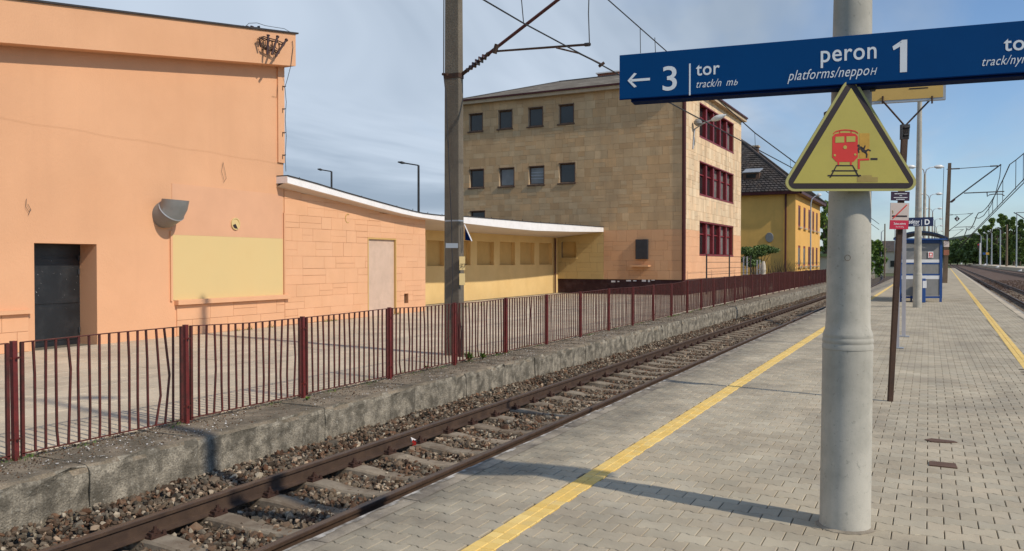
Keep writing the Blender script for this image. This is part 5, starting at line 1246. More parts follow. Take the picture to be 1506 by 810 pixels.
def stx(txt, x0, x1, yb, hpx, bold=0, shear=0):
    """lettering from photo column x0 to x1 on the baseline yb (at x0)"""
    u, z = SG(x0, yb); u2 = SG(x1, yb)[0]; d = np.dot(PS(u, z), f0)
    vs, fs = text_geo(txt, hpx*d/F, bold, shear, 1.0); xs = [v[0] for v in vs]; k = (u2-u)/(max(xs)-min(xs))
    b = MB(); b.add([PS(u+(x-min(xs))*k, z+y_, .0015) for x, y_ in vs], fs); return b.build('lettering', 'signwhite', dsn)
stx('3', 974.5, 995.5, 133, 50, .0018)
stx('tor', 1023.5, 1058.5, 111, 27, .0014)
stx('track/n', 1024.3, 1061, 129, 16, 0, .35); stx('m', 1068, 1078, 126, 16, 0, .35); stx('b', 1079, 1085, 125.2, 11.5, 0, .35)
stx('peron', 1207, 1289, 91.5, 35.5, .0014)
stx('platforms/neppo', 1158, 1278.5, 118.5, 21, 0, .35); stx('H', 1280, 1290, 110.2, 15, 0, .35)
stx('tor', 1476, 1523, 75, 31, .0014)
stx('track/nym', 1444.5, 1515, 97, 19, 0, .35)
u1_, z1_ = SG(1322, 106.5); z2 = SG(1322, 59)[1]
# numeral one with a flag
b = MB(); hN = z2-z1_; w1 = .039
uo = SG(1323.5, 100)[0]
b.add([PS(uo, z1_, .0015), PS(uo+w1, z1_, .0015), PS(uo+w1, z1_+hN, .0015), PS(uo+.012, z1_+hN, .0015), PS(uo-.042, z1_+hN*.82, .0015), PS(uo-.036, z1_+hN*.70, .0015), PS(uo, z1_+hN*.80, .0015)], [(0, 1, 2, 3, 6), (3, 4, 5, 6)]); b.build('lettering', 'signwhite', dsn)
b = MB(); us0 = SG(1013.4, 120)[0]; b.box(PS(us0, SG(1013, 140)[1], .0005), US*.010, Zv*(SG(1013, 93.5)[1]-SG(1013, 140)[1]), NSg*.0012); b.build('divider', 'signwhite', dsn)
# arrow
b = MB(); q0 = SG(923, 118.6); q1 = SG(956, 117); hw = .0085
b.quad(PS(q0[0]+.012, q0[1]-hw, .0015), PS(q1[0], q0[1]-hw, .0015), PS(q1[0], q0[1]+hw, .0015), PS(q0[0]+.012, q0[1]+hw, .0015))
for sg in (1, -1):
    p = [(0, 0), (.02, 0), (.063, .043), (.045, .049)] if sg > 0 else [(0, 0), (.045, -.049), (.063, -.043), (.02, 0)]
    b.add([PS(q0[0]+a, q0[1]+c, .0022) for a, c in p], [(0, 1, 2, 3)])
b.build('arrow', 'signwhite', dsn)
b = MB(); 
for (x, y_) in ((928, 118.5), (1325, 62)): u, z = SG(x, y_); b.lathe([PS(u, z, 0), PS(u, z, 0)+Zv*.001], [.004, .004], 6)
b.build('screw', 'darksteel', dsn)

# ================================================================== TRIANGLE WARNING SIGN
NT = -f0; DT = colD-.225
TO = atf(1251.5, 281, DT)
T = lambda x, y_, n=0: atf(x, y_, DT)-f0*n
tri = thing('warning_triangle', TO, 'yellow triangular warning sign with red train and falling figure on the concrete column', 'sign')
def rounded(pts, r, n=7):
    out = []; pts = [np.array(p, float) for p in pts]; k = len(pts)
    for i in range(k):
        p, a, c = pts[i], pts[i-1], pts[(i+1) % k]; da = (a-p)/np.linalg.norm(a-p); dc = (c-p)/np.linalg.norm(c-p)
        ang_ = math.acos(np.clip(np.dot(da, dc), -1, 1)); d = r/math.tan(ang_/2); cc_ = p+(da+dc)/np.linalg.norm(da+dc)*r/math.sin(ang_/2)
        p0_, p1_ = p+da*d, p+dc*d; a0 = math.atan2(*(p0_-cc_)[::-1]); a1 = math.atan2(*(p1_-cc_)[::-1]); dl_ = (a1-a0+math.pi) % (2*math.pi)-math.pi
        out += [cc_+r*np.array([math.cos(a0+dl_*t/n), math.sin(a0+dl_*t/n)]) for t in range(n+1)]
    return out
def plate(bm, px, n0, n1, TT=T):
    n = len(px); A_ = [TT(x, y_, n1) for x, y_ in px]; B_ = [TT(x, y_, n0) for x, y_ in px]
    area = sum(px[i][0]*px[(i+1) % n][1]-px[(i+1) % n][0]*px[i][1] for i in range(n))
    f_ = [tuple(range(n))]+[(i, n+i, n+(i+1) % n, (i+1) % n) for i in range(n)]
    if n1-n0 > .004: f_.append(tuple(range(2*n-1, n-1, -1)))
    if area > 0: f_ = [tuple(reversed(q)) for q in f_]
    bm.add(A_+B_, f_)
def insettri(k):     # the triangle's corners pushed in by k pixels
    A_, B_, C_ = np.array([1251.5, 106.]), np.array([1145.5, 281.0]), np.array([1357.5, 280.5]); cen = (A_+B_+C_)/3; inr = 58.
    return [cen+(p-cen)*(1-k/inr) for p in (A_, B_, C_)]
b = MB(); plate(b, rounded(insettri(0), 13), -.012, 0); b.build('plate', 'signyellowrim', tri)
b = MB(); plate(b, rounded(insettri(3.6), 10), 0, .0015); b.build('black_border', 'signblack', tri)
b = MB(); plate(b, insettri(11.5), .0015, .003); b.build('yellow_field', 'signyellow', tri)
zc_ = .0045; px0, py0, ks = 1150, 120, 200/953.
def Z_(pts): return [(px0+x*ks, py0+y_*ks) for x, y_ in pts]
def deco(name, polys, m, n1=.0045):
    b = MB()
    for p in polys: plate(b, Z_(p), .003, n1)
    return b.build(name, m, tri)
deco('faded_patch', [[(540, 362), (612, 362), (612, 535), (540, 535)]], 'signorange', .004)
deco('stain', [[(525, 668), (570, 655), (628, 655), (628, 668), (670, 668), (670, 704), (525, 704)]], 'signfade', .004)
deco('train_body', [[(352, 385), (372, 366), (420, 359), (470, 359), (512, 366), (530, 385), (530, 530), (500, 562), (380, 562), (350, 530)], [(388, 562), (400, 562), (400, 584), (388, 584)], [(476, 562), (488, 562), (488, 584), (476, 584)]], 'signred')
arc = [(357, 362), (375, 346), (410, 337), (440, 334), (480, 337), (512, 343), (532, 357)]
deco('train_roof_rail', [arc+[(x, y_+9) for x, y_ in arc[::-1]], [(401, 342), (407, 342), (407, 362), (401, 362)], [(481, 342), (487, 342), (487, 362), (481, 362)]], 'signred')
circ = lambda cx_, cy_, r, n=14: [(cx_+r*math.cos(2*math.pi*k/n), cy_+r*math.sin(2*math.pi*k/n)) for k in range(n)]
deco('train_windows', [[(373, 387), (434, 384), (434, 427), (371, 429)], [(449, 384), (512, 383), (512, 421), (449, 424)], circ(440, 460, 13), circ(368, 516, 8), circ(511, 511, 8)], 'signyellow', .006)
deco('train_track', [[(378, 584), (498, 584), (498, 592), (375, 592)], [(350, 620), (526, 620), (528, 629), (346, 629)], [(320, 653), (552, 653), (554, 663), (318, 663)], [(375, 592), (383, 592), (342, 672), (330, 672)], [(492, 592), (501, 592), (543, 668), (530, 668)]], 'signblack')
deco('platform_edge', [[(530, 541), (610, 538), (610, 551), (544, 553), (544, 612), (530, 612)]], 'signred')
deco('platform_mark', [[(620, 535), (668, 535), (668, 549), (620, 549)]], 'signblack')
deco('falling_figure', [circ(535, 449, 9), [(540, 456), (552, 452), (592, 488), (582, 502), (560, 492)], [(553, 458), (572, 462), (578, 446), (585, 449), (578, 472), (556, 468)], [(538, 462), (546, 476), (537, 482), (543, 497), (535, 498), (528, 480), (531, 462)], [(580, 484), (600, 471), (622, 480), (620, 488), (602, 482), (590, 496)], [(576, 494), (590, 492), (598, 508), (596, 532), (587, 532), (588, 512)]], 'signblack', .0055)
for (x, y_) in ((1220.5, 165), (1284.5, 163)): b = MB(); b.box(T(x-2, y_+2, -.03), rV*.018, Zv*.022, f0*.05); b.build('clamp_end', 'darksteel', tri)
b = MB(); b.tube([T(1222, 200, -.02), T(1285, 200, -.02)], .012, 6); b.tube([T(1222, 165, -.02), T(1285, 164, -.02)], .012, 6); b.build('backing_bar', 'galv', tri)

# ================================================================== Y-POST with signs
yb0 = atz(1309.5, 590, 0); DY = float(np.dot(yb0, f0)); Yp = lambda x, y_, n=0: atf(x, y_, DY)-f0*n
yp = thing('sign_post', yb0, 'leaning rusty brown post with forked top carrying the yellow board', 'sign post')
b = MB(); a, c = Yp(1309, 592), Yp(1331, 186); sx = rV*.028
rg = lambda p, k=1: [p-rV*.027*k-f0*.025, p+rV*.027*k-f0*.025, p+rV*.027*k+f0*.025, p-rV*.027*k+f0*.025]
b.ring_loft([rg(a), rg(c, 1.25)]); b.build('post', 'brownsteel', yp)
b = MB(); b.ring_loft([rg(Yp(1330, 205), 1.7), rg(Yp(1331, 183), 1.9)]); b.tube([Yp(1328, 188, .03), Yp(1336.5, 187, .03)], .01, 6); b.tube([Yp(1328, 199, .03), Yp(1335, 198, .03)], .01, 6); b.build('collar', 'darksteel', yp)
for (p, q) in (((1329, 183), (1298, 148)), ((1333, 183), (1370.5, 144))): b = MB(); b.tube([Yp(*p), Yp(*q)], .011, 6); b.build('fork_arm', 'brownsteel', yp)
yb_ = thing('timetable_board', Yp(1331, 150), 'yellow framed board on the forked post, partly behind the blue sign', 'board')
UB = US; PB = lambda x, y_, n=0: atP(x, y_, Yp(1331, 150), NSg)+NSg*n
a, c = PB(1272, 151.5), PB(1391, 146); zb2 = c[2]; L_ = float(np.dot(c-a, US)); zh = .42
b = MB(); b.box(np.array([a[0], a[1], zb2-.0])-NSg*.06, US*L_, Zv*zh, NSg*.06); b.build('frame', 'galv', yb_)
b = MB(); b.box(np.array([a[0], a[1], zb2+.03])+US*.03+NSg*.0005, US*(L_-.06), Zv*(zh-.06), NSg*.004); b.build('sheet', 'signpaper', yb_)
b = MB(); a2 = PB(1337, 131.5); c2 = PB(1365, 129.5); b.box(a2+NSg*.006, US*float(np.dot(c2-a2, US)), Zv*.014, NSg*.001); b.build('printed_bar', 'signblack', yb_)
for x in (1298, 1370.5): b = MB(); q = PB(x, 150); b.tube([q+NSg*.02-Zv*.02, q+NSg*.02+Zv*.07], .012, 6); b.build('bolt', 'brownsteel', yb_)
# small dark notice and no-smoking board on the same post
Yn = lambda x, y_, n=0: atf(x, y_, DY-.07)-f0*n
s1 = thing('notice_sign', Yn(1324, 288), 'small dark violet notice with pale lines above the no smoking board', 'sign')
b = MB(); plate(b, [(1310.8, 281.5), (1338, 281.8), (1337.5, 295.3), (1310.5, 294.5)], -.01, 0, Yn); b.build('plate', 'dark_info', s1)
for (x, y_, s_, tx) in ((1324.5, 285.6, 3.4, 'UWAGA'),): pass
b = MB()
for (x0, x1, y_) in ((1315.5, 1334, 284.8), (1323, 1326.5, 287.6), (1314.5, 1334.5, 290.4), (1318, 1331, 293)):
    x = x0
    while x < x1-.4:
        w_ = random.uniform(.8, 2.2); plate(b, [(x, y_-.5), (min(x+w_, x1), y_-.5), (min(x+w_, x1), y_+.45), (x, y_+.45)], 0, .002, Yn); x += w_+.35
b.build('print_lines', 'signwhite', s1)
s2 = thing('no_smoking_sign', Yn(1323, 318), 'cream no smoking board with red slash and crimson lower strip', 'sign')
b = MB(); plate(b, [(1310, 298), (1337.3, 298.5), (1336.3, 324), (1309.3, 323.5)], -.012, 0, Yn); b.build('plate', 'cream', s2)
b = MB(); plate(b, [(1309.3, 323.5), (1336.3, 324), (1335.6, 337), (1308.5, 336.8)], -.012, .001, Yn); b.build('crimson_strip', 'pinksign', s2)
b = MB(); plate(b, [(1312, 316.5), (1334, 316.7), (1334, 318.9), (1312, 318.6)], 0, .003, Yn); b.build('cigarette', 'signblack', s2)
b = MB(); plate(b, [(1312.5, 320.6), (1333, 300.6), (1334.2, 301.6), (1313.6, 321.7)], 0, .005, Yn); b.build('red_slash', 'signred', s2)
b = MB(); plate(b, [(1312.6, 309), (1314, 311.5), (1313.2, 314), (1312.4, 314), (1313, 311.6), (1312, 309.5)], 0, .004, Yn); b.build('smoke', 'signfade', s2)
put_text('lettering', 'Zakaz palenia', 3.9*DY/F, Yn(1323, 330), rV, -f0, 'signwhite', s2, .0003, 0, .78, 'c', .004)
put_text('lettering', 'No smoking', 2.6*DY/F, Yn(1323, 334.2), rV, -f0, 'signwhite', s2, .0, 0, .85, 'c', .004)

# ================================================================== white two-legged frame, sector board
wf_ = thing('steel_frame', atz(1324, 505, 0), 'pale two legged steel frame standing edge on behind the rusty post', 'frame')
tops_ = []
for (x, y_, w_) in ((1319.3, 512, .04), (1329, 495, .04)):
    p = atz(x, y_, 0); zt = 2.72; b = MB(); lean_ = rV*.0 
    b.abox(p[0]-w_, p[1]-w_*.6, 0, p[0]+w_, p[1]+w_*.6, zt); b.build('leg', 'lilacpost', wf_); tops_.append(np.array([p[0], p[1], zt]))
    b = MB(); b.abox(p[0]-.12, p[1]-.09, 0.004, p[0]+.12, p[1]+.09, .02); b.build('foot_plate', 'galv', wf_)
b = MB(); b.tube(tops_, .04, 6); b.build('crossbar', 'lilacpost', wf_)
DS = 29.6; Sd = lambda x, y_, n=0: atf(x, y_, DS)-f0*n
sd = thing('sector_sign', Sd(1350, 327), 'navy sign reading sektor and D fixed to the column before the shelter', 'sign')
b = MB(); plate(b, [(1326, 320.3), (1372.8, 319.0), (1372.8, 332.2), (1326, 333.4)], -.06, 0, Sd); b.build('board', 'navy', sd)
put_text('lettering', 'sektor', 8.6*DS/F, Sd(1336.5, 328.6), rV, -f0, 'signwhite', sd, .003, 0, .66, 'l', .004)
put_text('lettering', 'sector', 4.2*DS/F, Sd(1352.5, 331.8), rV, -f0, 'signwhite', sd, .0, 0, .85, 'r', .004)
put_text('lettering', 'D', 10.8*DS/F, Sd(1363.6, 330.0), rV, -f0, 'signwhite', sd, .007, 0, 1, 'c', .004)
b = MB(); plate(b, [(1355, 323), (1355.7, 323), (1355.7, 331.5), (1355, 331.5)], 0, .004, Sd); b.build('divider', 'signwhite', sd)
b = MB(); q = Sd(1349, 326); b.box(q+f0*.05-rV*.05, rV*.1, Zv*.1, f0*1.55); b.build('bracket', 'galv', sd)

# ================================================================== blue waiting shelter
SHD = 38.; Hp = lambda x, y_, n=0: atf(x, y_, SHD)-f0*n
sb0 = atz(1384, 444, 0); SHD = float(np.dot(sb0, f0)); hb = lambda x: atf(x, 385, SHD)
sh = thing('waiting_shelter', (hb(1354)[0], hb(1354)[1], 0), 'blue framed glass waiting shelter with curved dark roof on the platform', 'shelter')
zpx = lambda y_: EYE+(385-y_)*SHD/F
Lp, Rp = hb(1324.5), hb(1383.5); Lp[2] = Rp[2] = 0; UX = (Rp-Lp)/np.linalg.norm(Rp-Lp); WS = float(np.linalg.norm(Rp-Lp)); DB = 4.2; UD = Rf.copy()
ww = .09
zc1 = zpx(353)
for (u, d) in ((0, 0), (1, 0), (0, 1), (1, 1)):
    b = MB(); b.box(Lp+UX*(WS*u-ww/2)+UD*DB*d, UX*ww*(1 if u == 0 else 1.2), UD*ww, Zv*zc1); b.build('post', 'shelterblue', sh)
for d in (0, 1):
    for (ya, yb2) in ((351.5, 357), (386.2, 388.3), (402.8, 405), (435.5, 438.5)):
        b = MB(); b.box(Lp+UD*(DB*d+.015)+Zv*zpx(yb2), UX*WS, UD*.05, Zv*(zpx(ya)-zpx(yb2))); b.build('rail', 'shelterblue', sh)
    for k, (ya, yb2) in enumerate(((358, 381.5), (388.5, 402.5), (410.5, 435))):
        if d == 1 and k != 1: pass
        b = MB(); b.box(Lp+UD*(DB*d+.03)+Zv*zpx(yb2)+UX*.05, UX*(WS-.1), UD*.012, Zv*(zpx(ya)-zpx(yb2))); b.build('glass_panel', 'frost', sh)
for (ya, yb2) in ((381.5, 386), (405.2, 410.3)):
    b = MB(); b.box(Lp+UD*.02+Zv*zpx(yb2)+UX*.05, UX*(WS-.1), UD*.02, Zv*(zpx(ya)-zpx(yb2))); b.build('white_band', 'whiteband', sh)
b = MB(); b.box(Lp+UD*0+UX*WS*.49+Zv*zpx(436), UX*.06, UD*.04, Zv*(zpx(357)-zpx(436))); b.build('mullion', 'shelterblue', sh)
b = MB(); b.box(Lp-UX*.02+UD*.1+Zv*.1, UX*.015, UD*(DB-.1), Zv*(zc1-.2)); b.build('back_glass', 'frost', sh)
# roof: an arch across the depth, seen end on
b = MB(); n = 14; ov_ = .35; rings = []
for k in range(n+1):
    t = k/n; u = -.30+(WS+.62)*t; z = zc1+.02+.30*math.sin(math.pi*t)**.8*1.0
    rings.append((u, z))
top_ = rings; poly = [(u, z+.07) for u, z in rings]+[(u, z) for u, z in rings[::-1]]
A_ = [Lp+UX*u+Zv*z-UD*ov_ for u, z in poly]; B_ = [q+UD*(DB+2*ov_) for q in A_]; m_ = len(poly); n1 = n+1
fs = []
for i in range(m_): j = (i+1) % m_; fs.append((i, j, m_+j, m_+i))
for i in range(n): fs.append((i, i+1, m_-2-i, m_-1-i)); fs.append((m_+m_-1-i, m_+m_-2-i, m_+i+1, m_+i))
b.add(A_+B_, fs); b.build('roof', 'shelterroof', sh)
b = MB(); b.box(Lp-UD*(ov_-.01)-UX*.3+Zv*(zc1-.0), UX*(WS+.6), UD*.05, Zv*.07); b.build('roof_beam', 'shelterblue', sh)
# gable poster, bin, seat
pz = lambda x, ya, yb2, m_, nm, par, d=-.03: None
b = MB(); q = Lp+UX*float(np.dot(hb(1365)-Lp, UX))+UD*.0-UD*.01; b.box(q+Zv*zpx(379), UX*(7.5*SHD/F), -UD*.006, Zv*(9*SHD/F)); po = b.build('poster', 'white', sh)
b = MB(); b.box(q+Zv*zpx(378.4)+UX*.03-UD*.008, UX*(6*SHD/F*.95), -UD*.003, Zv*(7.2*SHD/F)); b.build('poster_mark', 'signred', po)
b = MB(); b.box(q+Zv*zpx(375.5)+UX*.07-UD*.012, UX*.09, -UD*.003, Zv*.08); b.box(q+Zv*zpx(377.4)+UX*.05-UD*.012, UX*.13, -UD*.003, Zv*.02); b.build('poster_print', 'white', po)
bn = thing('litter_bin', (hb(1359)[0], hb(1359)[1], 0), 'narrow bright blue litter bin in front of the shelter', 'bin')
q = hb(1358.5)-UD*.6; q[2] = 0; b = MB(); b.box(q-UX*.09, UX*.19, UD*.35, Zv*1.02); b.build('body', 'shelterblue', bn, bevel=.02)
b = MB(); b.box(q-UX*.02+Zv*.62-UD*.01, UX*.16, UD*.3, Zv*.3); b.build('door', 'whiteband', bn)
bnc = thing('bench', Lp+UD*.9+UX*.2, 'blue slatted bench inside the shelter with hooped armrests', 'bench')
for k in range(4): b = MB(); b.box(Lp+UX*(.25+k*.12)+UD*.5+Zv*.45, UX*.09, UD*(DB-1.0), Zv*.04); b.build('slat', 'shelterblue', bnc)
for d in (.7, DB-.9): b = MB(); b.box(Lp+UX*.4+UD*d, UX*.08, UD*.08, Zv*.45); b.build('leg', 'shelterblue', bnc)
for xc in (1335, 1371.5):
    cc_ = hb(xc)+UD*.3; b = MB(); r_ = 6.2*SHD/F; b.tube([np.array([cc_[0], cc_[1], 0])+UX*r_*math.cos(t)+Zv*(zpx(425)+r_*1.3*math.sin(t)) for t in np.linspace(0, math.pi, 12)], .018, 6); b.build('armrest', 'darksteel', bnc)
b = MB(); b.box(Lp+UX*(WS*.55)+UD*.35+Zv*.40, UX*.75, UD*.5, Zv*.05); b.build('end_seat', 'darksteel', bnc)

# ================================================================== FAR SIDE: platform, poles, signals, trees
FZ = .19
b = MB(); a = RP(16.8, 10, 0); c = RP(24, 10, 0); d = RP(24, 800, 0); e2_ = RP(16.8, 800, 0)
pts = [a, c, d, e2_]; b.add([p+Zv*FZ for p in pts]+[p-Zv*1 for p in pts], [(0, 1, 2, 3), (0, 3, 7, 4), (4, 5, 1, 0), (5, 6, 2, 1)]); fp = b.build('far_platform', 'yard', None, kind='structure')
def onR(x, R): # camera depth where pixel column x meets lateral offset R of the right frame
    d = ray(x, 385); k = R/np.dot(d, Rr); return CAM+d*k
def fpole(x, ytop, R, label, arm=None, m_='galv', r=.16, cant=False, cat='lamp post'):
    p = onR(x, R); D = float(np.dot(p, f0)); t = thing('platform_post', (p[0], p[1], FZ), label, cat, None)
    zt = EYE+(385-ytop)*D/F; b = MB(); b.lathe([(p[0], p[1], FZ), (p[0], p[1], zt)], [r*D/200, r*.7*D/200], 10); b.build('shaft', m_, t)
    if arm:
        b = MB(); q = np.array([p[0], p[1], zt]); b.tube([q, q+rV*arm*D/F*.6+Zv*.6*D/300, q+rV*arm*D/F+Zv*.7*D/300], .06*D/200, 5); b.build('arm', 'galv', t)
        b = MB(); h0 = q+rV*arm*D/F+Zv*.7*D/300; b.tube([h0, h0+rV*np.sign(arm)*2.2*D/F*.5, h0+rV*np.sign(arm)*2.5*D/F], [.1*D/200, .26*D/200, .08*D/200], 6); b.build('lamp_head', 'lampwhite', t)
    return t, p, D
t, p, D = fpole(1494.8, 312, 18.5, 'tallest white post on the far platform, under the catenary arm', None)
b = MB(); k_ = D/F; q = lambda x, y_: np.array([p[0], p[1], 0])+rV*(x-1494.8)*k_+Zv*(EYE+(385-y_)*k_)
b.tube([q(1490.5, 312.5), q(1497, 316), q(1506, 322), q(1520, 331)], .16, 5); b.tube([q(1494, 312.5), q(1520, 312.5)], .1, 5); b.build('cantilever_arm', 'darksteel', t)
fpole(1480.4, 330, 18.8, 'grey brown concrete mast on the far platform', None, 'darkconcrete', .26, cat='mast')
fpole(1470.9, 338, 19, 'white lamp post left of the concrete mast on the far platform', -5)
fpole(1458.3, 343, 19, 'lamp post with double head in the row on the far platform', -4)
fpole(1451.4, 345, 19.2, 'thin lamp post beside the orange notice on the far platform', -3.5)
fpole(1442.5, 347, 19.4, 'farthest white post on the far platform by the red signal', -3)
for (x, y_, R, lab) in ((1413.8, 356, 15.2, 'red railway signal on a white mast standing between the tracks'), (1441, 357, 17.5, 'dark railway signal head near the far platform posts')):
    p = onR(x, R); D = float(np.dot(p, f0)); k_ = D/F; t = thing('railway_signal', (p[0], p[1], ZB), lab, 'signal'); b = MB(); zt = EYE+(385-y_)*k_
    b.lathe([(p[0], p[1], ZB), (p[0], p[1], zt)], [1.0*k_, .9*k_], 8); b.build('mast', 'white', t); q = np.array([p[0], p[1], zt])-rV*2.2*k_; b = MB(); b.box(q-rV*1.6*k_-Zv*8*k_, rV*3.2*k_, f0*.3, Zv*8*k_); hd = b.build('signal_head', 'signblack', t)
    b = MB(); b.box(q-rV*.9*k_-Zv*3.5*k_-f0*.05, rV*1.6*k_, f0*.04, Zv*1.6*k_); b.build('lens', 'signred', hd)
p = onR(1451, 19); D = float(np.dot(p, f0)); k_ = D/F
t = thing('notice_board', (p[0], p[1], FZ), 'small blue and orange station notice on the far platform', 'board')
for (x0, x1, m_) in ((1444.5, 1449, 'shelterblue'), (1449, 1454, 'signorange')): b = MB(); b.box(np.array([p[0], p[1], EYE+10.6*k_])+rV*(x0-1451)*k_-f0*.5, rV*(x1-x0)*k_, f0*.1, Zv*3.3*k_); b.build('panel', m_, t)
b = MB(); b.tube([np.array([p[0], p[1], FZ]), np.array([p[0], p[1], EYE+11*k_])], .12, 6); b.build('leg', 'galv', t)
for (x, y_, R) in ((1468, 391.5, 15.5), (1501.5, 397, 15.5), (1449, 388.5, 15.5)):
    p = onR(x, R); D = float(np.dot(p, f0)); k_ = D/F*3.4; q = np.array([p[0], p[1], EYE-(y_+1.5-385)*D/F]); b = MB(); b.add([q-rV*k_*.6, q+rV*k_*.5, q+rV*k_*.35+Zv*k_*.9, q-rV*k_*.6+f0*.8, q+rV*k_*.5+f0*.8], [(0, 1, 2), (1, 4, 2), (4, 3, 2), (3, 0, 2), (0, 3, 4, 1)]); tag(b.build('track_marker', 'white', None), {1468: 'middle of three small white wedge markers by the far platform', 1501.5: 'nearest of three small white wedge markers by the far platform', 1449: 'farthest of three small white wedge markers by the far platform'}[x], 'marker')

# trees on the right: px x, top y, half width px, depth, kind
rt = [(1398, 352, 9, 420, 'leaf_dark'), (1408, 349, 9, 400, 'leaf_dark'), (1420, 347, 10, 380, 'leaf_mid'), (1432, 341, 10, 360, 'leaf_dark'), (1441, 334, 8, 330, 'leaf_mid'), (1449, 328, 9, 320, 'leaf_dark'), (1457, 317, 9, 300, 'leaf_mid'),
      (1466, 331, 10, 300, 'leaf_dark'), (1474, 309, 10, 290, 'leaf_mid'), (1483, 318, 9, 280, 'leaf_dark'), (1491, 314, 9, 270, 'leaf_mid'), (1500, 318, 10, 265, 'leaf_dark'), (1510, 322, 11, 255, 'leaf_mid'), (1520, 318, 11, 250, 'leaf_dark')]
names = ['leftmost low dark', 'second low dark', 'third, dull green', 'fourth, dark', 'narrow mid green', 'dark pointed', 'tall light edged', 'shorter dark', 'tallest and broadest', 'dark gap filling', 'tall bright topped', 'dark right hand', 'mid green near the right edge', 'rightmost dark']
for i, (x, yt, hw_, D, m_) in enumerate(rt):
    D *= 1.65
    p = atf(x, 385, D); H = (385-yt)*D/F+EYE+.9; tree('tree', (p[0], p[1], -.9), H, hw_*D/F, H*1.02, 8000, .34+.0010*D, m_, names[i]+' tree in the row beyond the far platform', 'trees beyond the right hand tracks', .12, seed=i+3)
# dense undergrowth as one mass
cents = []; rads = []
for i in range(90):
    x = 1392+i*1.55; D = 660-(i*2.6); p = atf(x, random.uniform(360, 381), D+random.uniform(0, 30)); cents.append(p); rads.append(random.uniform(4.5, 8))
V, Q = leaves(cents, rads, 26000, 1.3); tag(npmesh('undergrowth', V, Q, 'leaf_dark', None, 'stuff'), 'dark undergrowth and wood edge beyond the right hand tracks', 'undergrowth')
# hills at the horizon
b = MB(); n = 60; rows_ = []
for k in range(n+1):
    a = R_(-50)+R_(75)*k/n; D = 1900; hgt = 40+22*math.sin(k*.33)+10*math.sin(k*.9+1); x, y_ = math.sin(a)*D, math.cos(a)*D
    rows_.append([(x, y_, -2), (x*1.12, y_*1.12, hgt*.8), (x*1.3, y_*1.3, hgt+6)])
for k in range(n):
    for j in range(2): b.quad(rows_[k][j], rows_[k+1][j], rows_[k+1][j+1], rows_[k][j+1])
b.build('hills', 'hill', None, smooth=True, kind='structure')
# left-of-centre background, beyond the yellow house
for i, (x, yt, hw_, D, m_, lab) in enumerate(((1213, 287, 9, 118, 'leaf_mid', 'leafy tree just behind the yellow house corner'), (1220, 300, 9, 130, 'leaf', 'bright green tree beside the yellow house, partly behind the column'), (1293, 352, 11, 150, 'leaf', 'light green bushy tree right of the concrete column'), (1281, 350, 6, 165, 'leaf_mid', 'low tree right behind the concrete column'),
                                            (1240, 330, 14, 170, 'leaf_mid', 'tree hidden mostly behind the concrete column'))):
    p = atf(x, 385, D); H = (385-yt)*D/F+EYE+.9; tree('tree', (p[0], p[1], -.9), H, hw_*D/F, H, 2600, .22+.001*D, m_, lab, None, .12, seed=50+i)
p = atf(1213, 392, 108); b = MB(); hq = lambda x, y_, D: atf(x, y_, D)
t = thing('low_house', (p[0], p[1], -.9), 'pale yellow low outbuilding with green roof beyond the yellow house', 'building')
b.abox(p[0]-4, p[1], -.9, p[0]+5, p[1]+6, atf(1213, 377, 108)[2]); b.build('wall', 'plainwall', t); z_ = atf(1213, 377, 108)[2]
b = MB(); b.abox(p[0]-4.4, p[1]-.4, z_, p[0]+5.4, p[1]+6.4, z_+.35); b.build('roof', 'leaf_dark', t)
p = atf(1308, 392, 190); zt = atf(1308, 360, 190)[2]
t = thing('pale_house', (p[0], p[1], -.9), 'small cream house with grey pitched roof far beyond the grass', 'building'); b = MB(); b.abox(p[0]-4, p[1], -.9, p[0]+5, p[1]+6, zt-1.5); b.build('wall', 'plainwall', t)
b = MB(); b.add([(p[0]-4.5, p[1]-.5, zt-1.5), (p[0]+5.5, p[1]-.5, zt-1.5), (p[0]+5.5, p[1]+6.5, zt-1.5), (p[0]-4.5, p[1]+6.5, zt-1.5), (p[0]-4.5, p[1]+3, zt+1), (p[0]+5.5, p[1]+3, zt+1)], [(0, 1, 5, 4), (2, 3, 4, 5), (0, 4, 3), (1, 2, 5)]); b.build('roof', 'tile', t)
for k_ in (-2.5, .2, 2.8): b = MB(); b.abox(p[0]+k_, p[1]-.06, .6, p[0]+k_+1, p[1]-.01, 2.0); b.build('window', 'glass', t)
p = atf(1296, 392, 200); t = thing('pale_house', (p[0]-6, p[1], -.9), 'grey house with slate roof behind the bright bush', 'building'); b = MB(); b.abox(p[0]-10, p[1], -.9, p[0]-1, p[1]+6, 3.6); b.build('wall', 'plainwall', t)
b = MB(); b.add([(p[0]-10.5, p[1]-.5, 3.6), (p[0]-.5, p[1]-.5, 3.6), (p[0]-.5, p[1]+6.5, 3.6), (p[0]-10.5, p[1]+6.5, 3.6), (p[0]-10.5, p[1]+3, 6.5), (p[0]-.5, p[1]+3, 6.5)], [(0, 1, 5, 4), (2, 3, 4, 5), (0, 4, 3), (1, 2, 5)]); b.build('roof', 'metalroof', t)
for k_ in (-8, -5, -2.6): b = MB(); b.abox(p[0]+k_, p[1]-.06, 1.0, p[0]+k_+1, p[1]-.01, 2.6); b.build('window', 'glass', t)
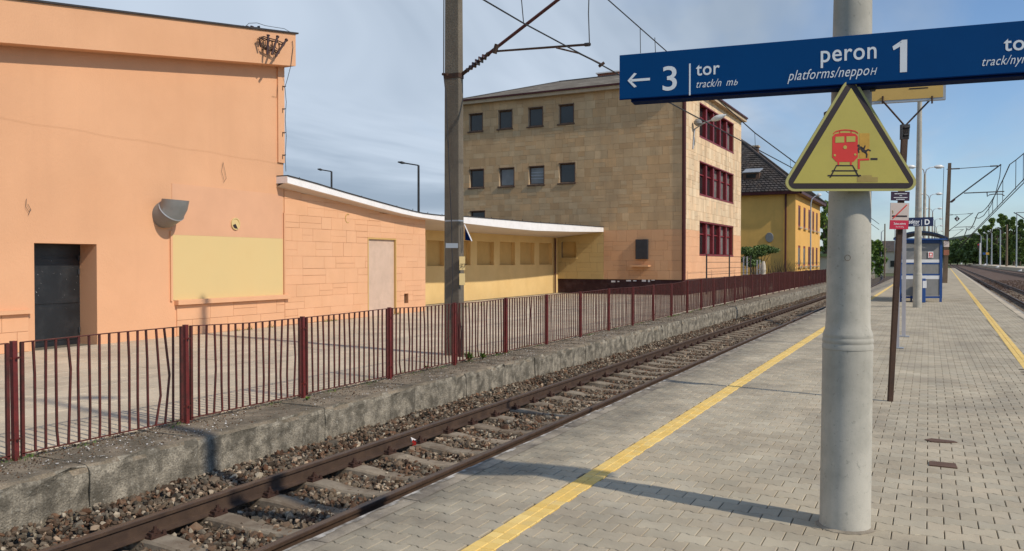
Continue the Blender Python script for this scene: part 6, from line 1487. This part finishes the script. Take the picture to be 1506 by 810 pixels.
for (x, yt, D, lab, arm) in ((1301, 329, 130, 'slim grey mast beyond the grass right of the column', 0), (1296, 341, 150, 'thin street lamp left of the slim grey mast', 3), (1316, 338, 170, 'far thin lamp post near the shelter', -3)):
    p = atf(x, 392, D); zt = atf(x, yt, D)[2]; t = thing('lamp_post', (p[0], p[1], -.9), lab, 'lamp post'); b = MB(); b.tube([(p[0], p[1], -.9), (p[0], p[1], zt)], [.13, .09], 7); b.build('shaft', 'galv' if arm else 'darkconcrete', t)
    if arm: b = MB(); q = np.array([p[0], p[1], zt]); b.tube([q, q+rV*arm*D/F+Zv*.3], .06, 5); b.build('arm', 'galv', t)
# street lamps behind the annex
for (x, yb2, yt, xa, ya, D, lab) in ((615.5, 306, 243, 585, 238, 75, 'dark street lamp with long left arm behind the annex roof'), (487.5, 272, 252, 467, 248.5, 85, 'small dark street lamp peeking over the annex roof')):
    q0, q1, q2 = atf(x, yb2, D), atf(x, yt, D), atf(xa, ya, D); t = thing('street_lamp', (q0[0], q0[1], -.3), lab, 'street lamp'); b = MB(); b.tube([(q0[0], q0[1], -.3), q1], [.13, .10], 7); b.build('pole', 'darksteel', t)
    b = MB(); b.tube([q1, q1+(q2-q1)*.7], .06, 5); b.build('arm', 'darksteel', t); b = MB(); b.tube([q1+(q2-q1)*.62, q1+(q2-q1)*.8, q2], [.06, .14, .05], 6); b.build('lamp_head', 'darksteel', t)
# weeds on the old platform, red and white wrapper between the rails
def weed(c, n, h, label):
    t = thing('weed', c, label, 'weed'); b = MB()
    for i in range(n):
        a = random.uniform(0, 6.28); r = random.uniform(.3, 1)*h; tip_ = np.array(c)+np.array([math.cos(a)*r, math.sin(a)*r, random.uniform(.25, .8)*h]); mid_ = np.array(c)+(tip_-np.array(c))*.5+Zv*.25*h; s_ = np.array([-math.sin(a), math.cos(a), 0])*random.uniform(.006, .016)
        b.add([np.array(c)-s_*.3, np.array(c)+s_*.3, mid_+s_, mid_-s_, tip_], [(0, 1, 2, 3), (3, 2, 4)])
    b.build('leaves', 'leaf', t)
for k_, (x, y_, n, h, lab) in enumerate(((690, 531, 90, .24, 'largest green weed at the edge of the old platform'), (710, 528, 50, .18, 'green weed just right of the largest one on the old platform'), (730, 522, 30, .11, 'tiny weed tuft under the fence right of the larger weeds'), (628, 543, 26, .10, 'tiny weed tuft under the fence left of the mast'), (452, 588, 22, .08, 'small weed at the foot of the third fence post'))):
    p = atz(x, y_, zg(14)); weed((p[0], p[1], zg(p[1])), n, h, lab)
p = atz(608, 655, ZB+.02); b = MB()
b.add([p+np.array(q)*1.3 for q in ((-.04, 0, .0), (.0, -.02, .05), (.03, .01, .06), (.04, .03, .0), (-.01, .03, .04), (-.02, -.02, .09))], [(0, 1, 4), (1, 2, 4), (2, 3, 4), (0, 5, 1), (5, 2, 1)]); wr = tag(b.build('wrapper', 'white', None), 'crumpled red and white wrapper lying between the rails', 'wrapper')
b = MB(); b.add([p+np.array(q)*1.3 for q in ((.0, -.022, .0), (.045, -.015, .0), (.04, -.012, .045), (.005, -.03, .055), (.02, -.03, .07))], [(0, 1, 2, 3), (3, 2, 4)]); b.build('red_part', 'signred', wr)
# debris stuck on the mast side: dead brown climber
t = thing('dead_climber', (mp_[0]+.25, mp_[1]-.1, zg(15)), 'dry reddish climber stems against the mast foot', 'climber'); b = MB()
for i in range(16):
    p = np.array([mp_[0]+.22+random.uniform(-.05, .12), mp_[1]-.25, zg(15)]); q = p+np.array([random.uniform(-.1, .0), .02, random.uniform(.5, 1.1)]); b.tube([p, (p+q)/2+np.array([random.uniform(-.05, .05), 0, 0]), q], [.012, .012, .006], 4)
b.build('stems', 'brownpaint', t)
# number on the mast plate
put_text('plate_number', '77', 9*mD/F, mface(677, 394, -.262), rV, -f0, 'signblack', mast, .001, 0, .9, 'l', .0)
